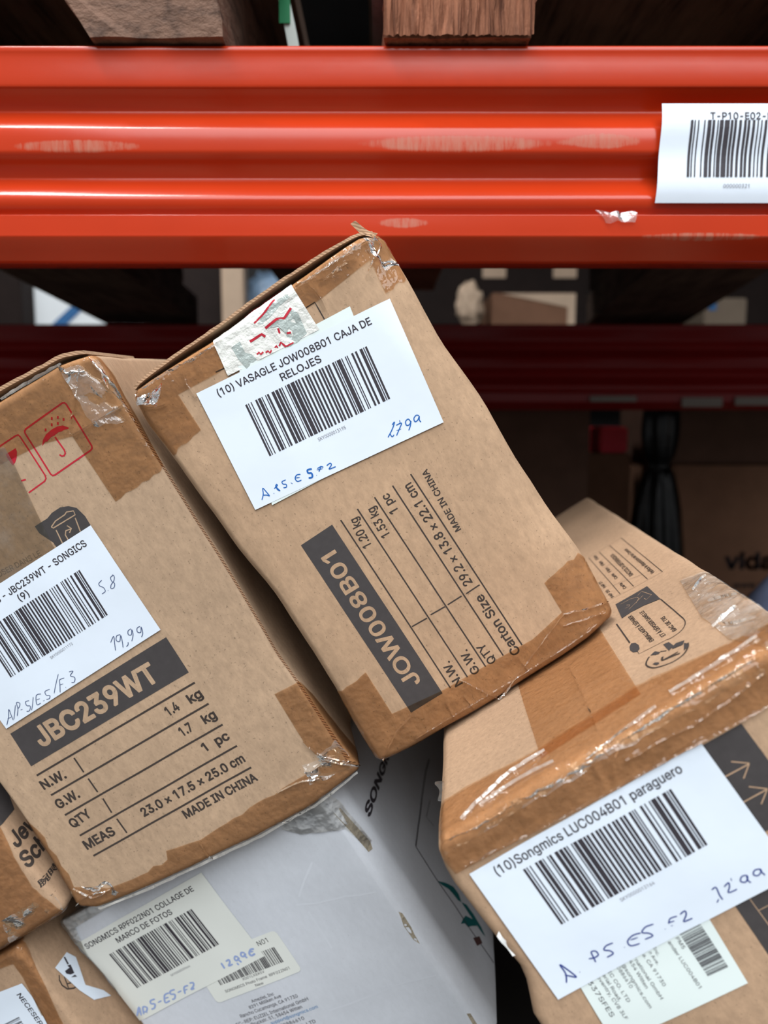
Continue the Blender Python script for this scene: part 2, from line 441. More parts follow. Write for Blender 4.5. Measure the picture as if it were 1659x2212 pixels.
'L': '393|60,0 60,509 125,509 125,57 361,57 361,0',
'M': '628|60,0 60,509 152,509 277,187 287,159 299,123 311,84 315,73 318,83 330,121 342,158 352,187 476,509 568,509 568,0 504,0 504,291 504,327 505,369 506,413 507,436 498,409 482,363 467,322 456,291 342,0 286,0 170,291 159,321 145,361 129,408 120,435 120,416 121,372 122,328 122,291 122,0/315,73 322,49 307,49',
'N': '523|60,0 60,509 136,509 343,183 363,151 388,107 403,76 401,108 399,157 399,195 399,509 463,509 463,0 387,0 202,290 177,331 148,381 120,431 122,384 124,328 125,291 125,0',
'O': '533|267,-7 235,-5 205,1 177,11 150,25 126,42 105,63 86,88 70,115 57,146 48,179 42,215 40,254 42,293 48,329 57,362 70,393 86,421 105,445 126,466 150,484 177,498 205,508 235,514 267,516 299,514 329,508 357,498 384,484 408,466 429,445 448,421 464,393 477,362 486,329 491,293 493,254 491,215 486,179 477,146 464,115 448,88 429,63 408,42 384,25 357,11 329,1 299,-5;267,53 296,55 324,63 349,76 372,94 392,116 408,144 420,176 428,213 430,254 428,295 420,332 408,365 392,392 372,415 349,433 324,446 296,453 267,456 237,453 210,445 184,433 161,415 142,392 125,364 113,332 106,295 103,254 106,213 113,176 125,144 142,117 161,94 184,76 210,63 237,55',
'P': '445|60,0 60,509 235,509 272,506 305,499 332,487 356,471 375,452 390,430 400,404 407,377 409,348 407,318 400,291 390,265 375,243 356,223 332,207 305,195 272,188 235,186 125,186 125,0;125,242 233,242 257,244 279,248 297,256 312,266 324,279 333,294 339,310 343,328 344,348 343,367 339,385 333,402 324,416 312,428 297,439 279,446 257,451 232,452 125,452/125,186 109,186 109,242 125,242',
'Q': '533|245,159 313,159 369,85 384,65 468,-48 401,-48 346,27 331,46/267,-7 235,-5 205,1 177,11 150,25 126,42 105,63 86,88 70,115 57,146 48,179 42,215 40,254 42,293 48,329 57,362 70,393 86,421 105,445 126,466 150,484 177,498 205,508 235,514 267,516 299,514 329,508 357,498 384,484 408,466 429,445 448,421 464,393 477,362 486,329 491,293 493,254 491,215 486,179 477,146 464,115 448,88 429,63 408,42 384,25 357,11 329,1 299,-5;267,53 296,55 324,63 349,76 372,94 392,116 408,144 420,176 428,213 430,254 428,295 420,332 408,365 392,392 372,415 349,433 324,446 296,453 267,456 237,453 210,445 184,433 161,415 142,392 125,364 113,332 106,295 103,254 106,213 113,176 125,144 142,117 161,94 184,76 210,63 237,55',
'R': '449|60,0 60,509 236,509 273,506 305,500 333,489 356,473 376,455 390,433 401,408 407,381 409,352 407,323 401,296 390,271 376,250 356,232 333,217 305,206 273,200 236,198 125,198 125,0;125,255 234,255 258,256 280,260 298,267 319,281 334,300 340,316 344,333 345,352 344,371 340,389 334,405 325,419 313,430 298,440 279,446 258,451 233,452 125,452/125,198 96,198 96,255 125,255/353,0 230,229 303,229 428,0',
'S': '447|224,-9 188,-7 156,-1 128,9 102,23 81,40 64,60 51,83 42,109 38,137 104,137 108,118 114,102 123,88 136,76 150,66 166,59 185,53 204,50 224,49 246,50 267,54 286,60 303,69 317,79 329,92 338,106 344,122 346,139 342,161 332,179 316,193 296,205 280,211 263,217 245,222 184,239 145,253 112,269 86,289 67,313 56,341 52,372 54,400 62,425 75,448 92,468 113,484 138,498 165,508 195,514 227,516 259,514 289,508 316,498 340,484 360,468 377,449 390,427 398,403 401,378 337,378 332,402 320,421 302,437 280,449 254,456 225,459 204,457 185,454 167,448 145,435 129,418 118,398 115,376 119,352 131,334 148,319 169,308 191,300 212,293 264,279 287,272 312,264 328,256 344,248 359,238 372,226 384,213 395,198 402,180 407,161 408,139 406,112 399,87 386,64 370,43 349,25 323,11 294,0 261,-7',
'T': '449|32,452 32,509 417,509 417,452 257,452 257,0 193,0 193,452',
'U': '517|259,-8 220,-6 186,2 154,15 126,33 103,55 85,80 71,108 63,140 60,173 60,509 124,509 124,178 126,155 132,133 141,113 153,95 169,80 187,68 208,59 232,53 259,52 285,53 309,59 331,68 349,80 364,95 377,113 385,133 391,155 393,178 393,509 457,509 457,173 454,140 446,108 433,80 414,55 391,33 363,15 332,2 297,-6',
'V': '480|204,0 16,509 84,509 192,206 215,137 241,52 267,138 290,206 395,509 463,509 278,0',
'W': '686|155,0 16,509 82,509 163,196 175,145 187,94 193,61 200,94 211,145 224,196 306,509 380,509 462,196 474,145 486,94 492,62 499,94 510,145 523,196 603,509 670,509 530,0 455,0 368,323 351,391 343,437 335,395 318,323 230,0/343,437 336,475 350,475',
'X': '474|18,0 200,260 29,509 104,509 178,400 204,361 223,329 238,302 252,329 272,361 298,400 374,509 446,509 276,263 456,0 382,0 292,129 268,165 250,195 237,218 225,196 206,166 182,129 91,0/276,263 259,239 259,287/200,260 217,284 217,236',
'Y': '472|203,0 203,208 16,509 91,509 192,344 222,292 231,274 236,262 242,275 251,293 280,344 381,509 455,509 268,208 268,0/234,258 240,254 250,230 224,230',
'Z': '438|42,0 42,46 273,385 306,431 323,453 285,452 223,452 40,452 40,509 397,509 397,462 169,129 134,81 114,55 152,57 214,57 399,57 399,0/114,55 97,33 90,54/323,453 341,476 348,454',
'a': '389|160,-9 137,-7 115,-3 94,5 76,15 60,29 48,45 38,63 32,84 30,108 32,128 36,146 43,161 58,179 78,193 92,200 108,206 125,211 178,220 234,227 252,230 265,235 273,243 276,256 273,279 267,297 256,311 240,322 220,329 196,331 171,329 149,322 132,313 118,301 107,288 100,274 41,291 51,313 64,331 79,346 95,358 114,368 133,375 153,380 173,383 194,384 215,383 239,379 255,375 271,369 286,360 300,350 312,336 322,320 330,301 335,278 337,251 337,0 277,0 274,52 264,38 252,25 236,12 215,1 199,-4 181,-7;170,45 192,47 211,51 228,59 248,74 263,93 272,115 276,138 273,188 259,182 231,176 200,171 175,168 154,164 134,159 117,150 103,139 95,124 92,105 94,87 102,72 114,61 130,52 149,47',
'b': '424|229,-8 208,-7 189,-3 172,4 153,17 138,31 127,46 115,59 112,0 53,0 53,509 114,509 116,319 127,331 137,346 152,360 171,373 188,379 207,383 229,384 259,382 287,374 313,361 335,342 354,320 370,293 381,261 388,227 390,189 388,151 381,116 370,84 355,57 336,34 313,16 288,3 260,-6;220,47 242,49 262,55 279,66 294,80 306,97 316,117 323,139 327,163 328,189 327,215 323,239 316,261 307,281 295,298 280,311 262,322 243,328 220,330 198,328 178,322 161,312 147,299 134,282 125,263 118,241 114,216 113,189 114,162 118,138 125,115 135,95 147,78 162,65 179,55 198,49',
'c': '396|207,-8 174,-5 144,3 117,16 93,35 72,58 56,85 44,116 37,150 34,187 37,225 44,260 56,291 72,318 93,341 117,360 144,374 174,382 207,384 226,384 243,381 260,377 284,368 305,356 324,341 340,322 349,308 356,293 362,277 303,262 298,276 290,289 281,301 270,311 257,319 242,325 226,329 207,330 184,328 163,321 145,310 130,296 118,278 108,258 102,236 98,212 96,187 98,163 102,139 108,117 118,97 130,80 145,66 163,55 184,49 207,46 226,48 243,52 258,58 271,66 282,76 292,89 299,102 304,117 363,102 357,86 350,70 341,56 325,37 306,21 292,12 277,5 261,-1 244,-5 226,-7',
'd': '424|195,-8 165,-6 137,3 111,16 89,34 70,57 55,84 43,116 36,151 34,189 36,227 43,261 55,293 70,320 89,342 112,361 137,374 165,382 196,384 218,383 237,379 253,373 272,360 287,346 298,331 308,319 311,509 372,509 372,0 313,0 310,59 298,46 287,31 272,17 252,4 236,-3 217,-7;205,47 226,49 246,55 263,65 278,78 290,95 299,115 306,138 310,162 312,189 310,216 306,241 300,263 290,282 278,299 263,312 246,322 227,328 205,330 182,328 162,322 145,311 130,298 118,281 108,261 102,239 98,215 96,189 98,163 102,139 109,117 118,97 130,80 145,66 162,55 182,49',
'e': '404|212,-8 177,-5 145,3 117,16 92,35 72,58 56,85 44,116 37,150 34,187 36,224 44,258 55,290 71,317 91,340 115,359 142,373 172,382 205,384 226,383 246,380 266,374 285,366 303,355 319,341 334,324 347,305 357,282 365,256 370,227 371,194 371,169 97,169 98,151 102,127 110,106 121,88 135,73 151,61 169,53 190,48 212,46 234,48 254,53 271,61 285,73 297,88 306,105 365,91 358,72 348,55 335,39 320,26 302,14 283,4 261,-3 237,-7;96,221 308,223 304,248 298,269 288,286 277,301 263,314 246,323 227,328 205,330 183,328 164,323 146,313 131,301 119,286 109,270 102,251 97,231/97,169 75,169 75,221 96,221 96,211 96,178/308,221 338,221 310,202',
'f': '254|228,379 228,327 6,327 6,379/81,0 81,432 82,452 87,470 96,486 107,499 120,510 135,519 152,525 169,529 187,530 207,529 222,527 234,524 243,521 224,469 215,472 206,473 195,474 171,470 154,460 145,443 142,419 142,0',
'g': '425|207,-151 180,-149 156,-146 134,-140 114,-132 97,-122 82,-110 70,-97 59,-84 51,-69 101,-41 110,-53 122,-66 136,-78 154,-88 169,-93 187,-96 207,-97 236,-95 261,-87 282,-75 298,-58 308,-34 311,-6 308,68 298,56 287,41 272,28 252,16 236,10 217,6 195,5 165,7 138,14 113,27 90,43 71,65 55,90 43,120 36,154 34,191 36,229 43,263 55,293 71,320 90,342 112,361 138,374 166,382 196,384 218,383 237,379 253,373 273,360 288,346 299,331 310,319 313,379 372,379 372,-9 370,-40 363,-67 350,-90 334,-109 314,-124 291,-136 265,-144 237,-149;205,59 227,61 246,66 264,75 278,87 290,103 300,121 307,142 311,166 312,193 311,219 307,242 300,264 291,283 279,299 264,312 247,322 227,328 205,330 182,328 163,322 145,312 130,298 118,282 109,262 102,241 98,218 96,193 98,167 102,144 109,123 118,104 131,88 145,76 163,66 183,61',
'h': '410|114,227 114,0 53,0 53,509 114,509 115,316 132,344 152,362 175,374 200,382 227,384 252,383 275,377 295,369 313,356 328,340 341,321 350,298 355,271 357,240 357,0 296,0 296,235 293,263 286,286 273,304 256,318 235,326 210,329 192,328 176,324 161,317 141,303 126,283 119,266 115,248/114,314 114,287 102,287',
'i': '167|53,0 53,379 114,379 114,0/84,443 67,446 54,455 44,468 41,483 44,499 54,512 67,521 84,524 100,521 114,512 123,499 126,483 123,468 114,455 100,446',
'k': '381|110,137 110,212 121,212 284,379 360,379 180,199/53,0 53,509 114,509 114,0/294,0 148,186 191,229 372,0',
'l': '189|139,-2 112,0 91,8 74,20 62,37 55,59 53,84 53,509 114,509 114,99 115,77 120,62 130,54 150,52 160,53 170,54 181,3 172,1 162,-1 151,-2',
'm': '610|53,0 53,379 112,379 113,311 122,331 132,346 151,363 172,376 195,384 219,386 245,383 268,375 287,361 303,342 314,320 317,310 326,329 337,343 350,356 364,366 381,375 398,381 417,385 437,386 458,385 478,380 497,372 514,361 529,346 541,328 550,307 555,283 557,255 557,0 496,0 496,254 493,279 485,298 473,313 456,323 438,329 419,330 395,328 374,320 358,307 345,290 338,270 335,247 335,0 274,0 274,260 272,280 265,297 253,311 238,322 220,328 199,330 178,328 158,320 140,307 126,289 119,274 115,257 114,238 114,0',
'n': '410|114,227 114,0 53,0 53,379 112,379 112,310 116,319 132,344 152,362 175,374 200,382 227,384 252,383 275,377 295,369 313,356 328,340 341,321 350,298 355,271 357,240 357,0 296,0 296,235 293,263 286,286 273,304 256,318 235,326 210,329 192,328 176,324 161,317 141,303 126,283 119,266 115,248',
'o': '415|207,-8 174,-5 144,3 117,16 93,35 72,58 56,85 44,116 37,150 34,187 37,225 44,260 56,291 72,318 93,341 117,360 144,374 174,382 207,384 241,382 271,374 299,360 323,341 343,318 359,291 371,260 379,225 381,187 379,150 371,116 359,85 343,58 323,35 299,16 271,3 241,-5;207,46 231,49 252,55 270,66 285,80 298,97 307,117 314,139 318,163 319,187 318,212 314,236 307,258 298,278 285,296 270,310 252,321 231,328 207,330 184,328 163,321 145,310 130,296 118,278 108,258 102,236 98,212 96,187 98,163 102,139 108,117 118,97 130,80 145,66 163,55 184,49',
'p': '424|53,-143 53,379 112,379 115,319 126,331 137,346 152,360 171,373 188,379 207,383 229,384 259,382 287,374 313,361 335,342 354,320 370,293 381,261 388,227 390,189 388,151 381,116 370,84 355,57 336,34 313,16 288,3 260,-6 229,-8 208,-7 189,-3 173,4 153,17 138,31 127,46 116,59 114,-143;220,47 242,49 262,55 279,66 294,80 306,97 316,117 323,139 327,163 328,189 327,215 323,239 316,261 307,281 295,298 280,311 262,322 243,328 220,330 198,328 178,322 161,312 147,299 134,282 125,263 118,241 114,216 113,189 114,162 118,138 125,115 135,95 147,78 162,65 179,55 198,49',
'r': '259|53,0 53,379 112,379 113,321 124,339 137,354 152,367 171,377 191,383 213,385 229,384 243,384 243,322 230,324 219,325 207,326 182,323 159,315 140,301 126,284 117,262 114,237 114,0',
's': '365|182,-8 157,-7 133,-3 112,3 93,12 76,24 62,38 50,54 41,73 36,94 94,107 101,87 111,72 124,60 141,52 160,47 181,45 206,47 227,53 244,62 262,81 268,103 265,121 254,136 237,147 212,155 149,170 118,180 92,192 72,208 58,227 50,249 47,274 49,295 55,314 65,332 79,347 95,360 115,370 137,378 161,383 187,384 212,383 234,379 254,372 271,363 286,352 299,339 309,324 318,308 324,290 268,277 258,298 243,316 228,325 210,331 187,333 166,331 147,326 131,317 114,299 109,277 112,258 124,243 136,235 152,229 172,223 229,209 261,200 287,187 306,171 320,153 328,131 331,107 329,85 323,65 312,47 298,31 281,18 260,6 236,-2 210,-7',
't': '227|204,379 204,327 6,327 6,379/65,471 126,471 126,98 128,76 136,61 150,53 173,50 185,51 202,54 213,2 203,-1 192,-3 180,-4 168,-4 138,-1 113,7 92,21 77,41 68,64 65,93',
'u': '410|182,-5 158,-3 135,2 115,11 97,23 82,39 69,59 60,82 54,109 53,139 53,379 114,379 114,144 116,117 124,94 137,75 154,61 175,53 200,50 218,51 234,55 249,62 268,77 283,97 290,113 295,132 296,153 296,379 357,379 357,0 298,0 298,70 294,60 277,35 257,17 234,5 209,-3',
'v': '389|163,0 17,379 84,379 165,155 187,87 195,59 203,87 224,155 305,379 371,379 226,0/195,59 206,21 184,21',
'w': '567|138,0 23,379 87,379 133,214 154,137 170,64 186,135 206,214 252,379 316,379 362,214 382,136 397,66 413,135 434,214 480,379 545,379 429,0 368,0 319,172 305,225 291,280 284,309 277,280 263,225 248,172 199,0/284,309 277,338 291,338',
'x': '379|21,0 155,195 29,379 100,379 147,306 179,253 192,234 202,253 211,270 222,287 233,306 282,379 352,379 224,192 358,0 287,0 231,85 200,136 189,155 178,136 170,120 160,103 148,85 91,0/189,155 173,182 205,182/224,192 209,169 209,214/191,232 207,206 175,206 185,221/155,195 171,218 171,171',
'y': '389|50,-140 61,-86 71,-87 88,-90 104,-89 118,-84 130,-74 141,-58 151,-36 163,-1 17,379 84,379 165,155 187,87 195,60 202,87 224,155 305,379 371,379 204,-58 196,-77 187,-93 177,-107 159,-124 139,-136 117,-143 91,-145 77,-145 65,-143/195,60 206,21 184,21',
'z': '380|42,0 42,46 254,321 48,323 48,379 333,379 333,331 126,58 339,56 339,0',
'À': '480|16,0 201,509 276,509 463,0 395,0 287,302 264,372 239,456 213,371 191,302 85,0/110,142 110,199 370,199 370,142/216,558 150,659 218,659 266,558',
'É': '419|60,0 60,509 372,509 372,452 125,452 125,286 355,286 355,229 125,229 125,57 375,57 375,0/191,558 239,659 307,659 241,558',
'×': '453|348,38 67,320 106,360 387,78/106,38 67,78 348,360 387,320',
'時': '350|177,85 195,66 211,45 223,25 200,12 189,31 174,53 156,73/247,294 247,252 323,252 323,229 247,229 247,185 338,185 338,161 293,161 293,121 334,121 334,98 293,98 293,3 290,-14 279,-23 265,-26 247,-27 222,-28 218,-15 213,-3 263,-1 267,98 134,98 134,121 267,121 267,161 133,161 133,185 221,185 221,229 147,229 147,252 221,252 221,294/127,271 127,41 51,41 51,12 27,12 27,271;51,146 51,65 102,65 102,146;102,247 51,247 51,169 102,169',
'腕': '350|121,281 121,4 119,-12 110,-21 93,-25 66,-25 64,-13 60,-1 94,0 98,91 54,91 51,59 46,29 39,-1 29,-27 20,-21 10,-16 23,24 30,69 33,114 33,155 33,281;55,200 98,200 98,257 55,257;55,155 55,115 98,115 98,176 55,176/322,189 322,83 320,70 312,62 298,58 275,58 272,68 268,78 297,79 300,169 263,169 263,14 264,3 270,-4 295,-5 305,-2 315,19 315,41 325,34 336,30 334,8 332,-8 323,-19 309,-24 297,-25 273,-25 261,-23 250,-19 243,-9 241,16 241,189/231,297 244,278 253,259 332,259 332,201 307,201 307,236 160,236 160,200 136,200 136,259 226,259 218,274 209,289/170,118 184,109 196,99 201,118 204,139 207,161 175,161 165,132 153,106 138,84 130,92 121,99 140,131 155,169 165,210 187,207 181,182 215,182 230,180 220,105 202,45 177,1 144,-29 136,-20 127,-12 153,9 174,38 190,75 175,89 159,101',
'計': '350|152,188 152,167 38,167 38,188/152,142 152,121 38,121 38,142/167,235 167,213 22,213 22,235/84,296 95,280 104,265 111,250 90,238 83,253 74,269 64,285/152,96 152,-7 63,-7 63,-23 41,-23 41,96;63,15 129,15 129,74 63,74/262,288 262,173 334,173 334,147 262,147 262,-28 235,-28 235,147 167,147 167,173 235,173 235,288',
' ': '188|',
}
_cache = {}


def glyph_mesh(txt, bold):
    key = (txt, bold)
    if key not in _cache:
        x = 0.0
        v, f = [], []
        for ch in txt:
            adv, body = GLYPHS[ch].split('|')
            for group in body.split('/'):
                if not group:
                    continue
                loops = []
                for loop in group.split(';'):
                    P = [tuple(int(q) for q in p.split(',')) for p in loop.split(' ')]
                    loops.append([Vector((p[0], p[1], 0)) for p in P])
                k = len(v)
                for t in tessellate_polygon(loops):
                    f.append(tuple(i + k for i in t))
                for P in loops:
                    v += [Vector((x + p.x / 1000, p.y / 1000, 0)) for p in P]
                for P in loops if bold else ():   # heavier weight: a band of ink along the outline
                    for i in range(len(P)):
                        p, q = P[i - 1] / 1000, P[i] / 1000
                        d = (q - p).normalized() * bold
                        n = Vector((-d.y, d.x, 0))
                        o = Vector((x, 0, 0))
                        k = len(v)
                        v += [o + p - d * 0.6 - n, o + q + d * 0.6 - n, o + q + d * 0.6 + n, o + p - d * 0.6 + n]
                        f.append((k, k + 1, k + 2, k + 3))
            x += int(adv) / 1000
        _cache[key] = (v, f)
    return _cache[key]


CAP = max(p.y for p in glyph_mesh('H', 0.0)[0])


def text_2d(item, bold=0.0):
    """item: string, x, y (baseline start), angle, length, cap height, all in cm of the face."""
    t, x, y, a, length, cap = item
    v, f = glyph_mesh(t, bold)
    x0, x1 = min(p.x for p in v), max(p.x for p in v)
    sx, sy = length / (x1 - x0), cap / CAP
    c, s = math.cos(a), math.sin(a)
    return [(x + (p.x - x0) * sx * c - p.y * sy * s, y + (p.x - x0) * sx * s + p.y * sy * c) for p in v], f


def smooth_line(P, n=5):
    if len(P) < 3:
        return P
    Q = [P[0]] + list(P) + [P[-1]]
    o = []
    for i in range(1, len(Q) - 2):
        a, b, c, d = (Vector(q) for q in Q[i - 1:i + 3])
        for k in range(n):
            t = k / n
            o.append(0.5 * ((2 * b) + (c - a) * t + (2 * a - 5 * b + 4 * c - d) * t * t + (3 * b - a - 3 * c + d) * t ** 3))
    o.append(Vector(P[-1]))
    return o


def ribbon_2d(P, wd, step=0.35, taper=False):
    P = [Vector(p) for p in P]
    Q = [P[0]]
    for a, b in zip(P, P[1:]):
        n = max(1, int((b - a).length / step + 0.5))
        Q += [a + (b - a) * k / n for k in range(1, n + 1)]
    v, f = [], []
    for i, p in enumerate(Q):
        d = (Q[min(i + 1, len(Q) - 1)] - Q[max(i - 1, 0)])
        d = d.normalized() if d.length > 1e-9 else Vector((1, 0))
        nn = Vector((-d.y, d.x)) * wd / 2
        if taper and (i == 0 or i == len(Q) - 1):
            nn *= 0.5
        v += [p + nn, p - nn]
        if i:
            k = 2 * i
            f.append((k - 2, k, k + 1, k - 1))
    return v, f


def sheet_2d(P, cuts_x=(), cuts_y=(), step=0.5):
    """Polygon in face coordinates, cut into a fine grid."""
    P3 = [Vector((p[0], p[1], 0)) for p in P]
    bm = bmesh.new()
    vs = [bm.verts.new(p) for p in P3]
    for t in tessellate_polygon([P3]):
        try:
            bm.faces.new([vs[i] for i in t])
        except ValueError:
            pass
    bmesh.ops.remove_doubles(bm, verts=bm.verts[:], dist=1e-5)
    for ax, cuts in ((0, cuts_x), (1, cuts_y)):
        lo, hi = min(p[ax] for p in P), max(p[ax] for p in P)
        n = max(1, int((hi - lo) / step))
        L = [lo + (hi - lo) * k / n for k in range(1, n)] + [c for c in cuts if lo < c < hi]
        no = Vector((1, 0, 0)) if ax == 0 else Vector((0, 1, 0))
        for c in L:
            bmesh.ops.bisect_plane(bm, geom=bm.verts[:] + bm.edges[:] + bm.faces[:], plane_co=no * c, plane_no=no, dist=1e-6)
    bm.verts.index_update()
    v = [(q.co.x, q.co.y) for q in bm.verts]
    f = []
    for q in bm.faces:
        q.normal_update()
        ix = [x.index for x in q.verts]
        f.append(tuple(ix if q.normal.z > 0 else ix[::-1]))
    bm.free()
    return v, f


C128 = ("212222222122222221121223121322131222122213122312132212221213221312231212112232122132122231113222123122123221223211221132"
        "221231213212223112312131311222321122321221312212322112322211212123212321232121111323131123131321112313132113132311211313"
        "231113231311112133112331132131113123113321133121313121211331231131213113213311213131311123311321331121312113312311332111"
        "314111221411431111111224111422121124121421141122141221112214112412122114122411142112142211241211221114413111241112134111"
        "111242121142121241114212124112124211411212421112421211212141214121412121111143111341131141114113114311411113411311113141"
        "114131311141411131211412211214211232")


def code128(txt):
    head = ''.join(c for c in txt if not c.isdigit() or False)
    codes = [104]
    k = 0
    while k < len(txt) and not txt[k:].isdigit():
        codes.append(ord(txt[k]) - 32)
        k += 1
    rest = txt[k:]
    if rest:
        if len(rest) % 2:
            codes.append(ord(rest[0]) - 32)
            rest = rest[1:]
        if rest:
            codes.append(99)
            codes += [int(rest[i:i + 2]) for i in range(0, len(rest), 2)]
    chk = (codes[0] + sum(i * c for i, c in enumerate(codes) if i)) % 103
    codes.append(chk)
    s = ''.join(C128[6 * c:6 * c + 6] for c in codes) + '2331112'
    return [int(c) for c in s]


def barcode_2d(txt, quad):
    wd = code128(txt)
    tot = sum(wd)
    tl, tr, br, bl = (Vector(q) for q in quad)
    v, f = [], []
    x = 0
    for i, n in enumerate(wd):
        if i % 2 == 0:
            a, b = x / tot, (x + n) / tot
            m = 8
            for j in range(m):
                t0, t1 = j / m, (j + 1) / m
                k = len(v)
                for s, t in ((a, t1), (b, t1), (b, t0), (a, t0)):
                    v.append(tl.lerp(tr, s).lerp(bl.lerp(br, s), t))
                f.append((k, k + 1, k + 2, k + 3))
        x += n
    return v, f


U = 0.01


class Carton:
    """A cardboard box: front outline as measured, rounded edges, slightly bulged panels.
    Face coordinates are the unfolded front: x from the middle, y from the bottom; beyond an edge they run on to the neighbouring side."""

    def __init__(s, data, r=0.35, amp=0.05, seed=0.0, fade=None, crush=()):
        s.crush = crush          # (side, width, depth): panel edge pressed back
        s.W, s.H, s.D = data['dim']
        s.r, s.amp, s.seed = r, amp, seed
        s.fade = fade or s.D
        s.rot = Matrix(data['rot'])
        s.pos = Vector(data['pos']) * U
        s.E = None
        if 'edges' in data:
            e = data['edges']
            s.E = (s.param(e['bottom']), s.param(e['top']), s.param(e['left'][::-1]), s.param(e['right'][::-1]))
            s.c00 = (s.at(s.E[0], 0) + s.at(s.E[2], 0)) / 2
            s.c10 = (s.at(s.E[0], 1) + s.at(s.E[3], 0)) / 2
            s.c01 = (s.at(s.E[1], 0) + s.at(s.E[2], 1)) / 2
            s.c11 = (s.at(s.E[1], 1) + s.at(s.E[3], 1)) / 2

    @staticmethod
    def param(P):
        P = [Vector(p) for p in P]
        L = [0.0]
        for a, b in zip(P, P[1:]):
            L.append(L[-1] + (b - a).length)
        return P, [x / L[-1] for x in L]

    @staticmethod
    def at(pl, t):
        P, L = pl
        t = min(1, max(0, t))
        for i in range(len(L) - 1):
            if t <= L[i + 1]:
                k = (t - L[i]) / max(1e-9, L[i + 1] - L[i])
                return P[i].lerp(P[i + 1], k)
        return P[-1].copy()

    def disp(s, x, z):
        if s.E is None:
            return Vector((0, 0))
        u = min(1, max(0, (x + s.W / 2) / s.W))
        v = min(1, max(0, z / s.H))
        b, t, l, r = s.at(s.E[0], u), s.at(s.E[1], u), s.at(s.E[2], v), s.at(s.E[3], v)
        q = b * (1 - v) + t * v + l * (1 - u) + r * u
        q -= s.c00 * (1 - u) * (1 - v) + s.c10 * u * (1 - v) + s.c01 * (1 - u) * v + s.c11 * u * v
        return q - Vector((-s.W / 2 + u * s.W, v * s.H))

    def M(s, x, y, z, off=0.0):
        r = s.r
        hw = s.W / 2
        c = Vector((min(hw - r, max(-hw + r, x)), min(s.D - r, max(r, y)), min(s.H - r, max(r, z))))
        d = Vector((x, y, z)) - c
        n = d.normalized() if d.length > 1e-9 else Vector((0, -1, 0))
        p = c + n * r
        q = Vector((x, y, z)) * 0.33 + Vector((s.seed, s.seed * 0.7, 0))
        bul = noise.noise(q) * s.amp + noise.noise(q * 3.1) * s.amp * 0.12
        p += n * (off + bul)
        for side, wd, dp in s.crush:
            e = {'r': hw - x, 'l': x + hw, 't': s.H - z, 'b': z}[side]
            if e < wd and y < 4:
                k = (1 - max(0, e) / wd)
                p.y += dp * k * (1 - y / 4) * (0.8 + 0.35 * noise.noise(Vector((z * 0.5, side == 'r', s.seed))))
        fd = max(0.0, 1 - y / s.fade)
        if fd > 0 and s.E is not None:
            dd = s.disp(x, z) * fd
            p.x += dd.x
            p.z += dd.y
        return Vector((p.x, p.y - s.D / 2, p.z)) * U

    def F(s, a, b, off=0.0):
        hw = s.W / 2
        ea = max(0, abs(a) - hw)
        eb = max(0, b - s.H, -b)
        fd = max(0.0, 1 - max(ea, eb) / s.fade)
        x, z = a, b
        for _ in range(3):
            d = s.disp(x, z) * fd
            x, z = a - d.x, b - d.y
        if s.fade < 3 and max(ea, eb) > 1:
            x, z = a, b
        ea = max(0, abs(x) - hw)
        eb = max(0, z - s.H, -z)
        sx = 1 if x > 0 else -1
        if ea == 0 and eb == 0:
            return s.M(x, 0, z, off)
        if ea >= eb:
            return s.M(sx * hw, ea, min(s.H, max(0, z)), off)
        return s.M(min(hw, max(-hw, x)), eb, s.H if z > 0 else 0, off)

    def body(s, name, mat, parent, step=0.7):
        def ticks(lo, hi, st):
            r = s.r
            n = max(2, int((hi - lo - 2 * r) / st))
            e = [lo + r * k / 3 for k in range(3)]
            return e + [lo + r + (hi - lo - 2 * r) * k / n for k in range(n + 1)] + [hi - r * k / 3 for k in (2, 1, 0)]
        X, Y, Zs = ticks(-s.W / 2, s.W / 2, step), ticks(0, s.D, step * 1.1), ticks(0, s.H, step)
        idx, v, f = {}, [], []

        def vi(x, y, z):
            k = (round(x, 5), round(y, 5), round(z, 5))
            if k not in idx:
                idx[k] = len(v)
                v.append(s.M(x, y, z))
            return idx[k]

        def grid(A, B, fn, flip):
            for i in range(len(A) - 1):
                for j in range(len(B) - 1):
                    q = [vi(*fn(A[i], B[j])), vi(*fn(A[i + 1], B[j])), vi(*fn(A[i + 1], B[j + 1])), vi(*fn(A[i], B[j + 1]))]
                    f.append(tuple(q[::-1] if flip else q))
        grid(X, Zs, lambda a, b: (a, 0, b), False)
        grid(X, Zs, lambda a, b: (a, s.D, b), True)
        grid(Y, Zs, lambda a, b: (-s.W / 2, a, b), True)
        grid(Y, Zs, lambda a, b: (s.W / 2, a, b), False)
        grid(X, Y, lambda a, b: (a, b, 0), True)
        grid(X, Y, lambda a, b: (a, b, s.H), False)
        return obj(name, v, f, mat, parent, True)

    def lay(s, name, parts, mat, parent, off, wr=0.0, wseed=0.0, smooth=True):
        """Put 2-D pieces on the surface as one mesh."""
        v, f = [], []
        for pv, pf in parts:
            k = len(v)
            for p in pv:
                o = off
                if wr:
                    o += wr * abs(noise.noise(Vector((p[0] * 1.3 + wseed, p[1] * 1.3, 3.3)))) + wr * 0.7 * abs(noise.noise(Vector((p[0] * 3.4, p[1] * 3.4 + wseed, 7.1))))
                v.append(s.F(p[0], p[1], o))
            f += [tuple(i + k for i in q) for q in pf]
        return obj(name, v, f, mat, parent, smooth)

